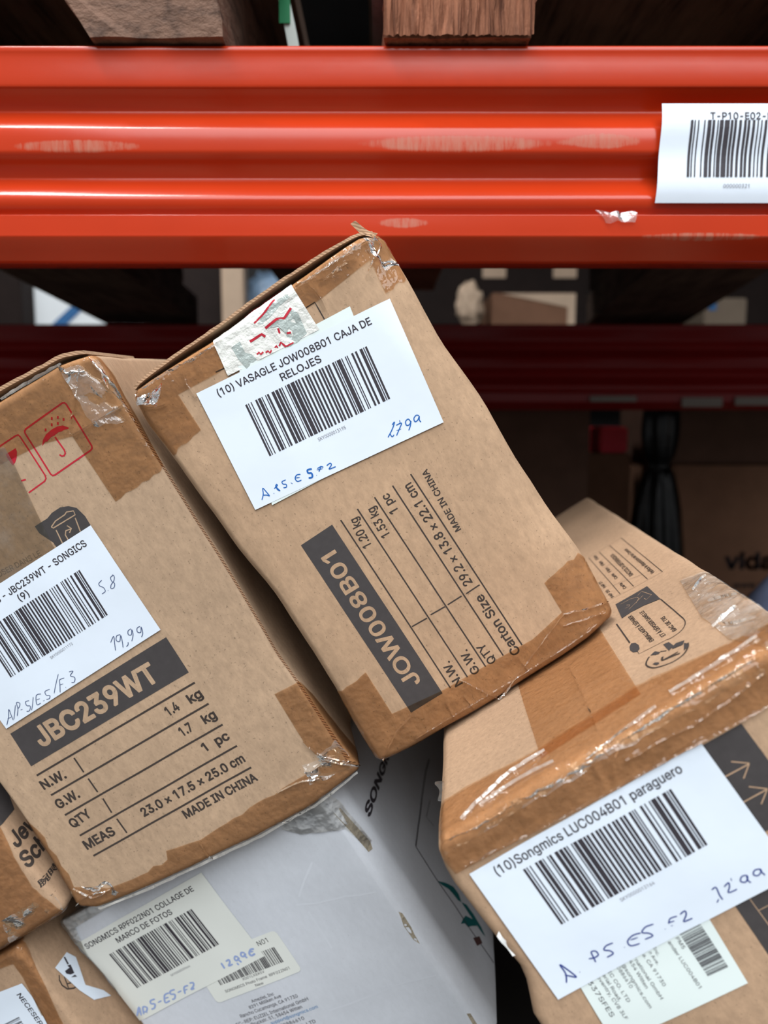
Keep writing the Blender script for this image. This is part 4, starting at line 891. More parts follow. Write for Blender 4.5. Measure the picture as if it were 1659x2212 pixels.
'LUC': {"dim":[15.65,15.6,45.11],"rot":[[0.82124,0.09178,-0.56316],[-0.07775,0.99577,0.04889],[0.56526,0.00363,0.8249]],"pos":[19.351,49.031,115.35],"edges":{"top":[[-7.882,15.589],[-4.125,15.619],[0.1,15.566],[3.418,15.567],[7.825,15.6]],"right":[[7.825,15.6],[7.825,-0.0]],"bottom":[[-7.825,0.0],[7.825,-0.0]],"left":[[-7.882,15.589],[-8.171,14.872],[-8.286,13.865],[-8.238,12.259],[-8.188,11.007],[-8.072,10.076],[-7.991,9.254],[-8.281,8.418],[-8.768,7.275],[-7.825,0.0]]},"paper":[[[-7.476,13.937],[2.603,13.867],[2.798,7.714],[-7.423,7.806]]],"oldpaper":[[[-6.378,8.447],[-0.762,8.136],[-0.931,4.806],[-6.596,5.018]]],"ltext":[["(10)Songmics LUC004B01 paraguero",-6.584,13.31,-0.0098,8.077,0.378]],"lsmall":[["SKY0000013164",-3.183,10.024,-0.0139,1.463,0.146]],"bar":[["SKY0000013164",[[-5.634,13.025],[0.758,12.899],[0.734,10.35],[-5.613,10.383]]],["X001PM5K7LUC",[[-1.165,7.74],[-1.202,5.73],[-2.058,5.765],[-2.048,7.734]]]],"otext":[["ander LUC004B01",-2.598,7.69,-1.5756,2.184,0.134],["PM5",-2.269,7.679,-1.594,0.516,0.142],["Inc.",-3.197,7.769,-1.6616,0.382,0.125],["n Ave.",-3.438,7.689,-1.5738,0.602,0.126],["ia. CA 91730",-3.697,7.783,-1.5771,1.549,0.136],["rnational GmbH",-4.056,7.784,-1.5828,1.952,0.136],["454 Witten",-4.263,7.771,-1.6209,1.289,0.136],["@songmics.com",-4.583,7.808,-1.5994,2.091,0.137],["0886610",-4.8,7.778,-1.5929,0.985,0.137],["IC CO. LTD",-5.189,7.797,-1.5904,1.452,0.137],["erial Road,",-5.439,7.808,-1.6036,1.257,0.138],["oventry, CV8 3LF",-5.659,7.824,-1.5866,2.068,0.138],["337SFES",-6.076,7.841,-1.5856,1.712,0.185]],"hand":[[0.0601,[[-6.766,8.24],[-6.58,8.586],[-6.568,9.012],[-6.414,8.64],[-6.307,8.255],[-6.478,8.395],[-6.641,8.551]]],[0.0601,[[-6.086,8.367],[-6.086,8.337]]],[0.0566,[[-5.344,8.395],[-5.309,8.595],[-5.26,8.846],[-5.094,8.788],[-5.097,8.61],[-5.289,8.583],[-5.494,8.653]]],[0.0566,[[-4.354,8.751],[-4.639,8.779],[-4.798,8.674],[-4.629,8.534],[-4.587,8.369],[-4.871,8.357]]],[0.0566,[[-4.08,8.39],[-4.08,8.36]]],[0.0566,[[-3.24,8.568],[-3.559,8.638],[-3.846,8.53],[-3.84,8.308],[-3.502,8.208]]],[0.0495,[[-3.739,8.526],[-3.432,8.464]]],[0.0566,[[-2.643,8.628],[-2.969,8.683],[-3.191,8.559],[-2.999,8.405],[-2.93,8.226],[-3.253,8.258]]],[0.0566,[[-2.383,8.237],[-2.383,8.208]]],[0.053,[[-2.158,8.34],[-2.002,8.503],[-1.727,8.457]]],[0.0495,[[-2.157,8.398],[-1.912,8.331]]],[0.0495,[[-2.137,8.229],[-2.062,8.204]]],[0.0566,[[-1.601,8.46],[-1.378,8.503],[-1.405,8.343],[-1.634,8.146],[-1.477,8.112],[-1.29,8.098]]],[0.053,[[-0.19,8.193],[-0.06,8.291]]],[0.053,[[-0.083,8.741],[0.097,8.749],[0.052,8.417],[0.055,8.192]]],[0.053,[[0.366,8.616],[0.58,8.681],[0.532,8.517],[0.377,8.348],[0.557,8.299],[0.715,8.301]]],[0.053,[[0.756,8.797],[0.721,8.683]]],[0.053,[[1.286,8.613],[1.112,8.64],[0.992,8.5],[1.121,8.384],[1.285,8.497],[1.29,8.591],[1.234,8.384],[1.284,8.267]]],[0.053,[[1.805,8.587],[1.632,8.615],[1.522,8.489],[1.644,8.377],[1.839,8.471],[1.818,8.579],[1.828,8.41],[1.867,8.261]]]],"block":[[[2.179,13.712],[4.203,13.697],[4.377,9.605],[2.511,9.666]],[[0.304,8.589],[3.005,8.574],[2.624,5.358],[0.325,4.085],[0.309,5.395],[0.299,7.678]]],"cut_lines":[[0.053,[[2.59,12.241],[3.639,12.232]]],[0.0459,[[3.138,12.635],[3.648,12.247]]],[0.0459,[[3.632,12.236],[3.172,11.848]]],[0.053,[[2.633,11.06],[3.675,11.061]]],[0.0459,[[3.166,11.482],[3.68,11.069]]],[0.0459,[[3.664,11.058],[3.189,10.664]]],[0.0318,[[0.898,7.733],[0.987,5.193]]],[0.0318,[[0.919,7.09],[1.919,7.078]]]],"tape":[[[-7.911,14.2],[-3.765,14.045],[1.415,13.894],[7.92,13.719],[9.23,17.05],[7.148,17.178],[1.806,18.495],[-2.981,18.116],[-5.859,18.438],[-8.029,18.456],[-8.193,16.6]],[[-2.893,17.245],[-3.105,24.73],[-3.187,34.425],[2.037,34.7],[1.842,24.583],[1.781,17.696]]],"tape2":[[[6.499,26.656],[7.118,26.166],[7.82,25.755],[7.805,21.593],[7.788,16.052],[6.455,15.592],[5.781,17.858],[5.801,20.17],[5.739,21.036]]],"toplines":[[0.0389,[[6.475,40.466],[6.328,29.408]]],[0.0389,[[5.564,40.496],[5.492,29.76]]],[0.0389,[[4.744,40.545],[4.681,30.01]]],[0.0353,[[3.947,40.732],[3.858,30.12]]],[0.0177,[[6.475,40.466],[3.945,40.957]]],[0.0177,[[6.328,29.408],[3.306,30.145]]],[0.0177,[[5.478,31.034],[3.832,32.082]]],[0.0177,[[4.704,38.283],[4.241,38.398]]],[0.0177,[[4.667,36.393],[4.196,36.381]]],[0.0177,[[4.68,33.984],[4.231,34.141]]],[0.0177,[[4.621,31.824],[4.193,31.964]]],[0.0566,[[5.151,25.975],[5.188,23.816],[5.192,22.242]]],[0.0459,[[5.192,22.242],[5.146,21.84],[4.975,21.415],[4.646,21.123],[4.195,21.069],[3.995,21.171]]],[0.0283,[[3.995,21.171],[2.678,21.384],[2.704,21.814]]],[0.0707,[[2.696,26.191],[2.654,23.062]]],[0.0795,[[2.947,20.565],[2.697,20.186],[2.646,19.806],[2.803,19.281],[3.154,18.982],[3.637,18.787],[4.109,18.907],[4.43,19.296],[4.55,19.652]]],[0.0619,[[3.186,20.401],[3.472,20.4],[3.68,20.153]]],[0.106,[[3.383,19.827],[3.308,19.486],[3.796,19.284],[4.004,19.164]]],[0.0707,[[3.308,19.486],[4.0,19.406]]]],"topfill":[[[3.292,28.985],[5.182,28.789],[5.151,25.975],[4.326,26.474],[3.652,26.616],[3.084,26.526]],[[2.529,22.649],[2.688,22.908],[2.851,22.707],[2.91,22.241],[2.842,21.834],[2.673,21.697],[2.513,21.887],[2.462,22.27]],[[3.746,20.926],[4.0,20.814],[4.042,20.228],[3.747,20.005]],[[4.183,20.313],[4.528,20.079],[4.343,19.775],[3.905,19.974],[3.938,20.164]],[[3.023,20.63],[3.292,20.761],[3.437,20.379],[3.323,20.282]],[[2.871,19.668],[2.985,19.712],[3.116,19.496],[3.091,19.355],[2.966,19.363]],[[4.43,19.869],[4.55,19.57],[4.498,19.337],[4.208,19.205]]],"topcut":[[0.0283,[[4.474,28.283],[4.782,28.503],[5.004,27.189],[4.642,26.999],[4.601,27.344]]],[0.0283,[[3.504,28.519],[4.057,28.448],[4.387,28.089],[4.409,27.78],[4.131,27.391]]],[0.0283,[[3.547,27.554],[3.742,27.499],[3.839,27.659],[3.705,27.902]]],[0.0283,[[3.642,27.109],[4.668,27.835]]]],"toptext":[["EMBALLAGES À SÉPARER",3.58,21.847,1.575,4.397,0.207],["ET À DÉPOSER DANS LE",4.115,21.676,1.5645,4.259,0.205],["BAC DE TRI",4.627,21.53,1.5469,2.307,0.198],["Verifica le disposizioni del tuo Comune",6.065,30.108,1.5636,7.332,0.223],["RACCOLTA DIFFERENZIATA",5.17,31.847,1.5487,6.394,0.253],["Carta",4.365,30.468,1.5874,1.239,0.185],["Carta",4.4,32.82,1.5873,1.243,0.195],["Film",4.419,34.786,1.5862,1.355,0.203],["Film",4.418,36.989,1.5872,1.323,0.213],["Film",4.418,39.07,1.5709,1.37,0.219],["PAP 20",3.526,30.305,1.5801,1.632,0.183],["PAP 21",3.556,32.548,1.59,1.587,0.193]],"folds":[[[0.0707,[[-7.502,14.332],[-5.69,14.188],[-3.745,14.077],[-1.487,14.01]]],[0.0707,[[-1.497,13.995],[0.859,13.944],[3.141,13.865],[5.357,13.796]]],[0.106,[[-7.775,15.524],[-6.784,15.408],[-5.549,15.358],[-4.267,15.402]]],[0.159,[[-4.247,15.433],[-3.083,15.322],[-1.475,15.293],[-0.035,15.353]]],[0.1237,[[-0.016,15.384],[1.787,15.432],[3.749,15.481],[6.011,15.475]]],[0.0707,[[-0.039,14.718],[1.709,14.681],[2.808,14.577]]],[0.053,[[0.107,15.264],[-0.564,14.832],[-0.81,14.128]]],[0.053,[[-1.138,15.19],[-1.241,14.396],[-1.681,14.022]]],[0.0707,[[2.827,14.607],[4.434,14.734],[5.879,14.945]]],[0.0884,[[-6.651,16.031],[-5.32,16.891],[-4.182,17.45],[-2.632,17.577]]],[0.0707,[[-5.784,16.251],[-4.05,16.52],[-2.393,16.271]]],[0.0707,[[-1.309,15.437],[0.15,15.721],[1.995,15.949]]],[0.0707,[[2.713,16.354],[4.507,16.416],[6.529,16.612]]]],[[0.0707,[[-0.412,16.851],[-0.325,19.636],[-0.358,24.541]]]]],"folds2":[[0.053,[[6.489,24.347],[7.156,24.985],[7.437,25.061]]],[0.0707,[[6.474,22.11],[6.922,21.756],[7.476,21.141]]],[0.0884,[[5.709,19.45],[6.369,19.756],[7.039,20.067]]],[0.053,[[6.874,26.79],[6.937,26.487]]],[0.0707,[[5.941,19.35],[6.468,18.668],[7.145,18.184]]]]},
'RPF': {"dim":[19.46,18.3,26.0],"rot":[[0.84542,0.10354,-0.52397],[-0.1334,0.99087,-0.01943],[0.51717,0.08633,0.85152]],"pos":[-0.173,54.779,100.299],"edges":{"top":[[-9.716,18.595],[-5.393,18.548],[-0.201,18.617],[9.09,18.3]],"right":[[9.09,18.3],[8.971,16.945],[8.968,15.291],[8.961,11.734],[8.941,9.701],[9.014,6.777],[9.065,3.923],[9.006,2.204],[9.09,0.0]],"bottom":[[-9.73,-0.0],[9.09,0.0]],"left":[[-9.716,18.595],[-9.698,16.827],[-9.446,13.98],[-9.359,10.36],[-9.73,-0.0]]},"paper":[[[-9.83,16.894],[0.121,17.348],[0.325,10.968],[-9.375,10.59]]],"oldpaper":[[[-4.028,12.327],[-3.948,12.486],[-3.774,12.544],[1.611,12.177],[1.774,12.097],[1.841,11.933],[1.791,9.348],[1.717,9.19],[1.55,9.131],[-3.892,9.469],[-4.062,9.551],[-4.13,9.722]]],"ltext":[["SONGMICS RPF022N01 COLLAGE DE",-9.184,16.3,0.0326,8.265,0.344],["MARCO DE FOTOS",-7.176,15.762,0.0285,4.21,0.346]],"lsmall":[["SKY0000039666",-5.602,12.339,0.0248,1.454,0.147]],"bar":[["SKY0000039666",[[-8.169,15.379],[-1.791,15.632],[-1.675,12.882],[-8.021,12.622]]],["X001LX8A5VRPF",[[-3.174,11.642],[1.161,11.227],[1.121,10.115],[-3.217,10.479]]]],"otext":[["N01",0.37,11.683,-0.0463,0.693,0.321],["X001LX8A5V",-1.796,10.139,-0.0796,1.511,0.165],["SONGMICS Photo Frame  RPF022N01",-3.221,9.891,-0.0802,4.422,0.18],["New",-1.314,9.437,-0.0915,0.539,0.181]],"ptext":[["Ameziel, Inc",-2.187,8.57,-0.0701,1.553,0.212],["8291 Milliken Ave",-2.563,8.264,-0.0522,2.241,0.212],["Rancho Cucamonga, CA 91730",-3.414,7.967,-0.066,4.006,0.228],["EC-REP: EUZIEL International GmbH",-3.957,7.57,-0.0641,5.002,0.228],["Stockumer Bruckstr. 51, 58454 Witten",-4.598,7.29,-0.0685,5.016,0.23],["0049 29886610",-2.443,6.402,-0.0733,2.535,0.23],["SONGMICS CO. LTD",-2.572,5.951,-0.0725,3.157,0.231]],"bluetext":[["support@songmics.com",-1.96,6.772,-0.0736,3.222,0.213]],"marker":[[0.112,[[-9.192,10.99],[-8.708,11.464],[-8.928,10.902]]],[0.0952,[[-8.998,11.204],[-8.789,11.169]]],[0.112,[[-8.734,10.902],[-8.476,11.351],[-8.267,11.209],[-8.461,11.01],[-8.61,11.056]]],[0.0952,[[-8.461,11.01],[-8.474,10.883]]],[0.112,[[-7.474,11.487],[-7.783,11.506],[-7.874,11.324],[-7.684,11.192],[-7.858,10.984],[-8.088,10.989]]],[0.1008,[[-7.456,11.187],[-7.162,11.203]]],[0.112,[[-6.415,11.445],[-6.768,11.433],[-7.036,10.982],[-6.686,10.97]]],[0.0952,[[-6.888,11.228],[-6.623,11.204]]],[0.112,[[-5.965,11.487],[-6.279,11.51],[-6.375,11.32],[-6.171,11.194],[-6.33,10.968],[-6.53,10.974]]],[0.1008,[[-5.941,11.213],[-5.642,11.224]]],[0.112,[[-5.571,10.927],[-5.354,11.345],[-5.047,11.352]]],[0.1008,[[-5.458,11.16],[-5.234,11.155]]],[0.112,[[-4.883,11.441],[-4.657,11.369],[-4.76,11.184],[-5.041,11.034],[-4.805,11.011]]],[0.1232,[[-2.336,11.738],[-2.301,11.681],[-2.312,11.34]]],[0.112,[[-1.975,11.725],[-1.745,11.739],[-1.794,11.559],[-1.98,11.394],[-1.694,11.381]]],[0.1232,[[-1.423,11.348],[-1.41,11.15]]],[0.112,[[-1.142,11.618],[-1.267,11.758],[-1.408,11.623],[-1.345,11.463],[-1.118,11.581],[-1.214,11.475],[-1.154,11.24]]],[0.112,[[-0.628,11.694],[-0.797,11.804],[-0.922,11.637],[-0.824,11.511],[-0.618,11.638],[-0.72,11.485],[-0.676,11.335]]],[0.1288,[[0.033,11.669],[-0.173,11.721],[-0.393,11.539],[-0.349,11.351],[-0.085,11.385]]],[0.0952,[[-0.366,11.614],[-0.092,11.554]]]],"creases":[[[6.563,12.187],[7.49,11.809],[8.412,11.577]],[[3.88,12.975],[4.962,12.521],[6.54,12.151]],[[6.202,14.86],[5.144,14.069],[4.304,13.342]],[[4.176,9.586],[4.22,10.944],[4.265,12.293]],[[8.687,5.367],[6.599,5.75],[3.049,5.926],[1.731,6.057]]],"sidelines":[[0.126,[[26.445,9.416],[24.3,9.693],[14.86,10.064]]],[0.1064,[[14.86,10.064],[14.847,7.312],[15.093,0.334]]],[0.056,[[21.615,8.879],[19.127,9.187],[19.425,8.229]]]],"sidefill_teal":[[[14.854,7.312],[15.75,6.379],[16.498,5.402],[16.573,4.724],[16.21,4.38],[15.873,4.847],[15.768,5.38],[15.577,6.039],[15.035,6.834]],[[16.21,4.38],[16.718,3.7],[16.798,2.839],[16.693,1.805],[16.391,1.3],[16.26,1.65],[16.248,2.336],[16.229,3.361]],[[14.842,4.2],[15.566,3.837],[16.3,2.848],[16.21,2.371],[15.508,3.031],[14.875,3.539],[14.758,3.952],[14.18,4.439]]],"sidefill_brown":[[[14.594,2.913],[15.577,2.102],[15.338,1.756],[14.405,2.422]]],"sidetext":[["SONGMICS",11.488,14.809,-0.095,13.031,0.552]],"torn":[[[8.987,16.872],[9.363,16.835],[9.631,14.094],[9.53,13.688],[9.291,13.747],[9.199,14.876]],[[8.926,9.877],[9.035,9.653],[9.034,8.64],[8.905,7.515],[8.709,7.955],[8.688,8.984]],[[8.894,2.328],[9.102,2.157],[9.1,0.996],[8.811,1.029]]],"tape":[[[6.229,18.495],[9.036,18.487],[9.417,17.257],[9.662,14.144],[9.275,14.017],[9.008,15.791],[6.637,16.71],[5.856,17.449]],[[-10.534,18.865],[-9.114,19.393],[-3.215,19.157],[-2.142,18.26],[-5.764,18.039],[-8.918,17.871],[-9.428,15.971],[-9.209,13.315],[-9.481,12.345],[-10.174,13.237],[-10.49,16.5]]]},
'C': {"dim":[13.8,22.1,24.0],"rot":[[0.84316,-0.00813,-0.53759],[-0.0274,0.99794,-0.05807],[0.53696,0.0637,0.8412]],"pos":[-23.342,51.564,110.028],"block":[[[4.081,8.818],[8.157,10.027],[10.0,8.841],[8.661,6.092],[6.948,6.09],[3.568,6.197]]],"btext":[["JOW0",5.163,6.816,-0.0199,2.71,0.865]],"ptext":[["Jewelry",6.963,4.568,-0.0411,4.878,0.853],["Schmuckk",6.634,3.318,-0.0389,6.847,0.886],["腕時計",6.522,2.013,-0.0342,3.182,0.661]],"tape":[[[0.477,9.839],[6.494,7.91],[7.066,6.242],[6.506,4.3],[6.234,2.3],[6.591,0.474],[6.853,-0.656],[5.12,-1.267],[1.363,-1.118],[-5.349,-1.263],[-7.936,-0.316]]]},
'B': {"dim":[20.0,16.0,26.0],"rot":[[0.84542,0.10354,-0.52397],[-0.1334,0.99087,-0.01943],[0.51717,0.08633,0.85152]],"pos":[-19.571,54.989,92.468],"paper":[[[0.648,14.697],[8.762,13.916],[8.75,12.964],[8.032,8.712],[-0.86,9.592]]],"ltext":[["NECESER",7.985,13.443,-1.6009,2.359,0.307]],"bar":[["NECESER12",[[7.166,12.155],[6.783,8.945],[4.575,8.899],[4.565,12.162]]]],"tape":[[[8.677,17.821],[10.567,16.192],[9.081,9.638],[8.054,9.774],[9.04,14.212],[9.108,15.212],[6.205,15.61]]],"torn_label":[[[11.064,13.303],[12.311,13.251],[12.624,12.563],[11.999,11.012],[12.807,9.735],[13.012,9.086],[11.854,9.987],[11.455,11.167]]],"torn_print":[[[11.932,13.252],[12.03,13.171],[11.942,12.703],[11.831,12.773]],[[11.452,12.661],[11.817,12.538],[11.787,12.734],[12.008,12.593],[11.862,12.075],[11.591,12.229],[11.402,12.506]],[[11.511,12.104],[11.826,11.987],[11.868,11.777]]],"circle":[[0.0861,[[11.032,12.805],[10.852,12.622],[10.782,12.288],[10.916,11.86],[11.289,11.524],[11.585,11.445]]],[0.0746,[[11.236,12.471],[10.994,11.819]]],[0.0689,[[11.051,12.088],[11.621,11.699]]]]},
'F': {"dim":[24.0,19.0,24.0],"rot":[[0.84542,0.10354,-0.52397],[-0.1334,0.99087,-0.01943],[0.51717,0.08633,0.85152]],"pos":[30.174,57.018,97.738],"block":[[[-16.48,16.236],[-15.229,16.264],[-13.253,16.246],[-7.823,16.393],[-7.959,9.328],[-18.668,8.754]]]},
}

# ------------------------------------------------------------------ the setting
struct(MB().box(-3, 3, -3, 3, -0.05, 0).build('floor', 'concrete'))
struct(MB().box(-1.8, 1.8, 2.9, 2.95, 0, 2.75).build('wall_back', 'dark_metal_sheet'))
struct(MB().box(-1.85, -1.8, 0.7, 2.95, 0, 2.75).build('light_block_left', 'dark_metal_sheet'))  # added unseen panel, keeps side light out of the rear bay
struct(MB().box(1.8, 1.85, 0.7, 2.95, 0, 2.75).build('light_block_right', 'dark_metal_sheet'))  # same added light blocker on the right
struct(MB().box(-1.85, 1.85, 0.55, 2.95, 2.7, 2.75).build('light_block_top', 'dark_metal_sheet'))  # added unseen cover, keeps the rear bay dark from above
struct(MB().box(-1.8, 1.8, 0.24, 1.98, 0.83, 0.865).build('shelf_deck', 'steel_deck'))
struct(MB().box(-1.8, 1.8, 2.195, 2.88, 1.62, 1.652).build('shelf_deck.001', 'steel_deck'))


def beam(name, Y, z, prof, x0, x1, mat, label):
    """Roll-formed beam: profile as (depth, height) pairs from top to bottom of its face, closed at the back."""
    P = [Vector(p) for p in prof]
    Q = smooth_line(P, 4)
    pts = [(Y + p.x, z + p.y) for p in Q]
    back = [(Y + 0.045, pts[-1][1] + 0.001), (Y + 0.045, pts[0][1] - 0.001)]
    loop = pts + back
    n = 60
    v, f = [], []
    m = len(loop)
    for i in range(n + 1):
        x = x0 + (x1 - x0) * i / n
        for (y, zz) in loop:
            v.append((x, y + 0.0006 * noise.noise(Vector((x * 6, zz * 40, 0))), zz))
        if i:
            for j in range(m):
                j2 = (j + 1) % m
                k = i * m
                f.append((k - m + j, k - m + j2, k + j2, k + j))
    f.append(tuple(range(m)))
    f.append(tuple(range(n * m, n * m + m))[::-1])
    e = empty(name, ((x0 + x1) / 2, Y, z + prof[-1][1]))
    o = obj('beam_profile', [(a - e.location.x, b - e.location.y, c - e.location.z) for a, b, c in v], f, mat, e)
    for p in o.data.polygons:
        p.use_smooth = len(p.vertices) == 4
    tag(e, label, 'rack beam')
    return e


# heights above the camera line, metres
PROF = [(0.003, 0.2255), (0.0, 0.2245), (-0.0005, 0.222), (0.0, 0.218), (0.0, 0.203), (0.0015, 0.2005), (0.0068, 0.196), (0.0104, 0.192),
        (0.0106, 0.1895), (0.0068, 0.1852), (0.0022, 0.1795), (0.0003, 0.1755), (0.0, 0.166), (0.001, 0.162), (0.0068, 0.157), (0.0104, 0.152),
        (0.0106, 0.1495), (0.0068, 0.1452), (0.0022, 0.1395), (0.0003, 0.1358), (0.001, 0.131), (0.0035, 0.1275), (0.0035, 0.1262), (-0.0005, 0.1255), (-0.001, 0.124),
        (-0.001, 0.1145), (-0.0005, 0.112), (0.004, 0.1085), (0.011, 0.104), (0.016, 0.1005)]
fb = beam('rack_beam', 0.50, 1.40, PROF, -1.35, 1.35, 'orange_enamel', 'glossy orange-red ribbed rack beam across the top of the picture')
ox, oy, oz = fb.location


def bl(P):
    return [(x - ox, y - oy, z - oz) for x, y, z in P]


# location label hung on the front beam
def beam_label():
    v, f = [], []
    n, m = 12, 14
    for i in range(n + 1):
        for j in range(m + 1):
            s, t = i / n, j / m
            x = 0.1700 + s * 0.106 - 0.002 * t
            z = 1.5905 - t * 0.0585
            y = 0.4955 - 0.0012 * math.sin(t * 9) + 0.0022 * (t - 0.5) ** 2 * 4
            v.append((x, y, z))
    for i in range(n):
        for j in range(m):
            k = i * (m + 1) + j
            f.append((k, k + 1, k + m + 2, k + m + 1))
    o = obj('location_label', bl(v), f, 'label_paper', fb, True)

    def put(name, parts, mat):
        V, Fc = [], []
        for pv, pf in parts:
            k = len(V)
            for p in pv:
                t = (1.5905 - p[1] * U) / 0.0585
                V.append((p[0] * U, 0.4951 - 0.0012 * math.sin(t * 9) + 0.0022 * (t - 0.5) ** 2 * 4, p[1] * U))
            Fc += [tuple(i + k for i in q) for q in pf]
        obj(name, bl(V), Fc, mat, o)
    put('printed_text', [text_2d(("T-P10-E02-F01", 19.9, 158.05, 0.0, 4.35, 0.42), 0.012)], 'toner')
    put('barcode', [barcode_2d("000000321", [(18.72, 158.0), (26.2, 158.0), (26.1, 154.7), (18.62, 154.7)])], 'toner')
    put('serial_number', [text_2d(("000000321", 20.9, 154.05, 0.0, 1.6, 0.22))], 'grey_toner')


beam_label()
# clear film chip stuck on the lip and two paint chips
crumple('film_chip', fb, bl([(0.1325, 0.4975, 1.5262), (0.1565, 0.4975, 1.5275), (0.1555, 0.4975, 1.5205), (0.137, 0.4975, 1.5215)]), 'chip_film', 0.0022, 3.0, 12)

zr0 = 1.413
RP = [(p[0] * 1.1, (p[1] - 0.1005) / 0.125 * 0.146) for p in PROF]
rb = beam('rear_rack_beam', 1.35, zr0, RP, -1.75, 1.75, 'shaded_enamel', 'dark red rack beam in shade at the back of the bay')
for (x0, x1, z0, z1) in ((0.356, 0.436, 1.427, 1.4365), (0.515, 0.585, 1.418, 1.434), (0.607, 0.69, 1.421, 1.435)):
    MB().box(x0 - rb.location.x, x1 - rb.location.x, 1.3435 - 1.35, 1.345 - 1.35, z0 - zr0, z1 - zr0).build('sticker_or_lit_gap', 'sticker_grey', rb)

# ------------------------------------------------------------------ pallets standing on the beams


def pallet(name, xs, x0, x1, label, mats, widths, runner):
    e = empty(name, ((x0 + x1) / 2, 0.98, 1.6255))
    ex, ey, ez = e.location

    def L(mb, nm, mt):
        mb.v = [(a - ex, b - ey, c - ez) for a, b, c in mb.v]
        return mb.build(nm, mt, e)
    for x, wd, mt, y0 in zip(xs, widths, mats, (0.494, 0.495, 0.495)):
        mb = MB()
        ny, nz = 30, 8
        ring = []
        for k in range(8):
            ring.append((-1, k / 8))
        for k in range(8):
            ring.append((-1 + k / 4, 1))
        for k in range(8):
            ring.append((1, 1 - k / 8))
        for k in range(8):
            ring.append((1 - k / 4, 0))
        v, f = [], []
        n = len(ring)
        for i in range(ny + 1):
            y = y0 + (1.42 - y0) * (i / ny) ** 1.5
            for a, b in ring:
                q = Vector((x + a * wd / 2 - ((0.055 if a < 0 else 0.008) * min(b, 0.6) if mt == 'pallet_wood' else 0), y, 1.6262 + b * 0.088))
                j = noise.noise_vector(q * 45) * 0.003
                if b < 0.01:
                    j.z = abs(j.z) * 0.4
                if mt == 'pallet_wood_red':
                    q.z = 1.6262 + b * 0.036
                    fray = max(0, noise.noise(Vector((q.x * 260, q.z * 25, 4.0))))
                    j.y += fray * 0.006 if i == 0 else 0
                    j.x += 0.004 * b * (1 if a > 0 else -0.3) * (1 + noise.noise(Vector((b * 9, i, 2.0))))
                v.append(q + j)
            if i:
                k = i * n
                for m in range(n):
                    m2 = (m + 1) % n
                    f.append((k - n + m, k - n + m2, k + m2, k + m))
        f.append(tuple(range(n))[::-1])
        f.append(tuple(range(ny * n, ny * n + n)))
        mb.add(v, f)
        L(mb, 'stringer', mt)
    y = 0.497
    while y < 1.4:
        L(MB().box(x0, x1, y, y + 0.1225, 1.7155, 1.737, 0.001), 'deck_board', 'dark_wood')
        y += 0.1235
    xa, xb, xc, xd = runner
    v = [(xa, 0.56, 1.575), (xb, 0.56, 1.575), (xd, 1.49, 1.575), (xc, 1.49, 1.575), (xa, 0.56, 1.6255), (xb, 0.56, 1.6255), (xd, 1.49, 1.6255), (xc, 1.49, 1.6255)]
    L(MB().add(v, [(0, 3, 2, 1), (4, 5, 6, 7), (0, 1, 5, 4), (2, 3, 7, 6), (1, 2, 6, 5), (3, 0, 4, 7)]), 'bottom_runner', 'dark_wood')
    tag(e, label, 'pallet', 'pallets on the rack beams')
    return e


pA = pallet('wooden_pallet', (-0.137, -0.445, -0.80), -0.98, -0.068, 'weathered grey-brown pallet end resting on the orange beam, left of the green-white strip',
            ('pallet_wood', 'dark_wood', 'dark_wood'), (0.08, 0.17, 0.1), (-0.412, -0.288, -0.525, -0.352))
def end_cap(e, x0, x1, y, z0, z1, mat):
    """Rough-sawn end grain: upright fibres of uneven length."""
    n, m = 90, 8
    v, f = [], []
    for i in range(n + 1):
        for j in range(m + 1):
            s, t = i / n, j / m
            x = x0 + (x1 - x0) * s
            z = z0 + (z1 - z0) * t
            d = 0.0035 * noise.noise(Vector((x * 330, z * 22, 1.0))) + 0.002 * noise.noise(Vector((x * 900, z * 40, 5.0)))
            v.append((x + 0.0012 * noise.noise(Vector((x * 200, z * 60, 9))) - e.location.x, y - d - e.location.y, z - e.location.z))
    for i in range(n):
        for j in range(m):
            k = i * (m + 1) + j
            f.append((k, k + m + 1, k + m + 2, k + 1))
    return obj('end_grain', v, f, mat, e)


pB = pallet('wooden_pallet.001', (0.0445, 0.452, 0.80), -0.012, 0.98, 'reddish splintered pallet end resting on the orange beam, right of the green-white strip',
            ('pallet_wood_red', 'dark_wood', 'dark_wood'), (0.088, 0.17, 0.1), (0.272, 0.385, 0.383, 0.565))
end_cap(pB, -0.0005, 0.0895, 0.4915, 1.6268, 1.6635, 'end_grain')
pk = MB().box(-0.008, 0.076, 0.492, 1.4, 1.6665, 1.685, 0.002).rough(0.0012, 60)
pk.v = [(a - pB.location.x, b - pB.location.y, c - pB.location.z) for a, b, c in pk.v]
pk.build('grey_plank', 'grey_plank', pB)

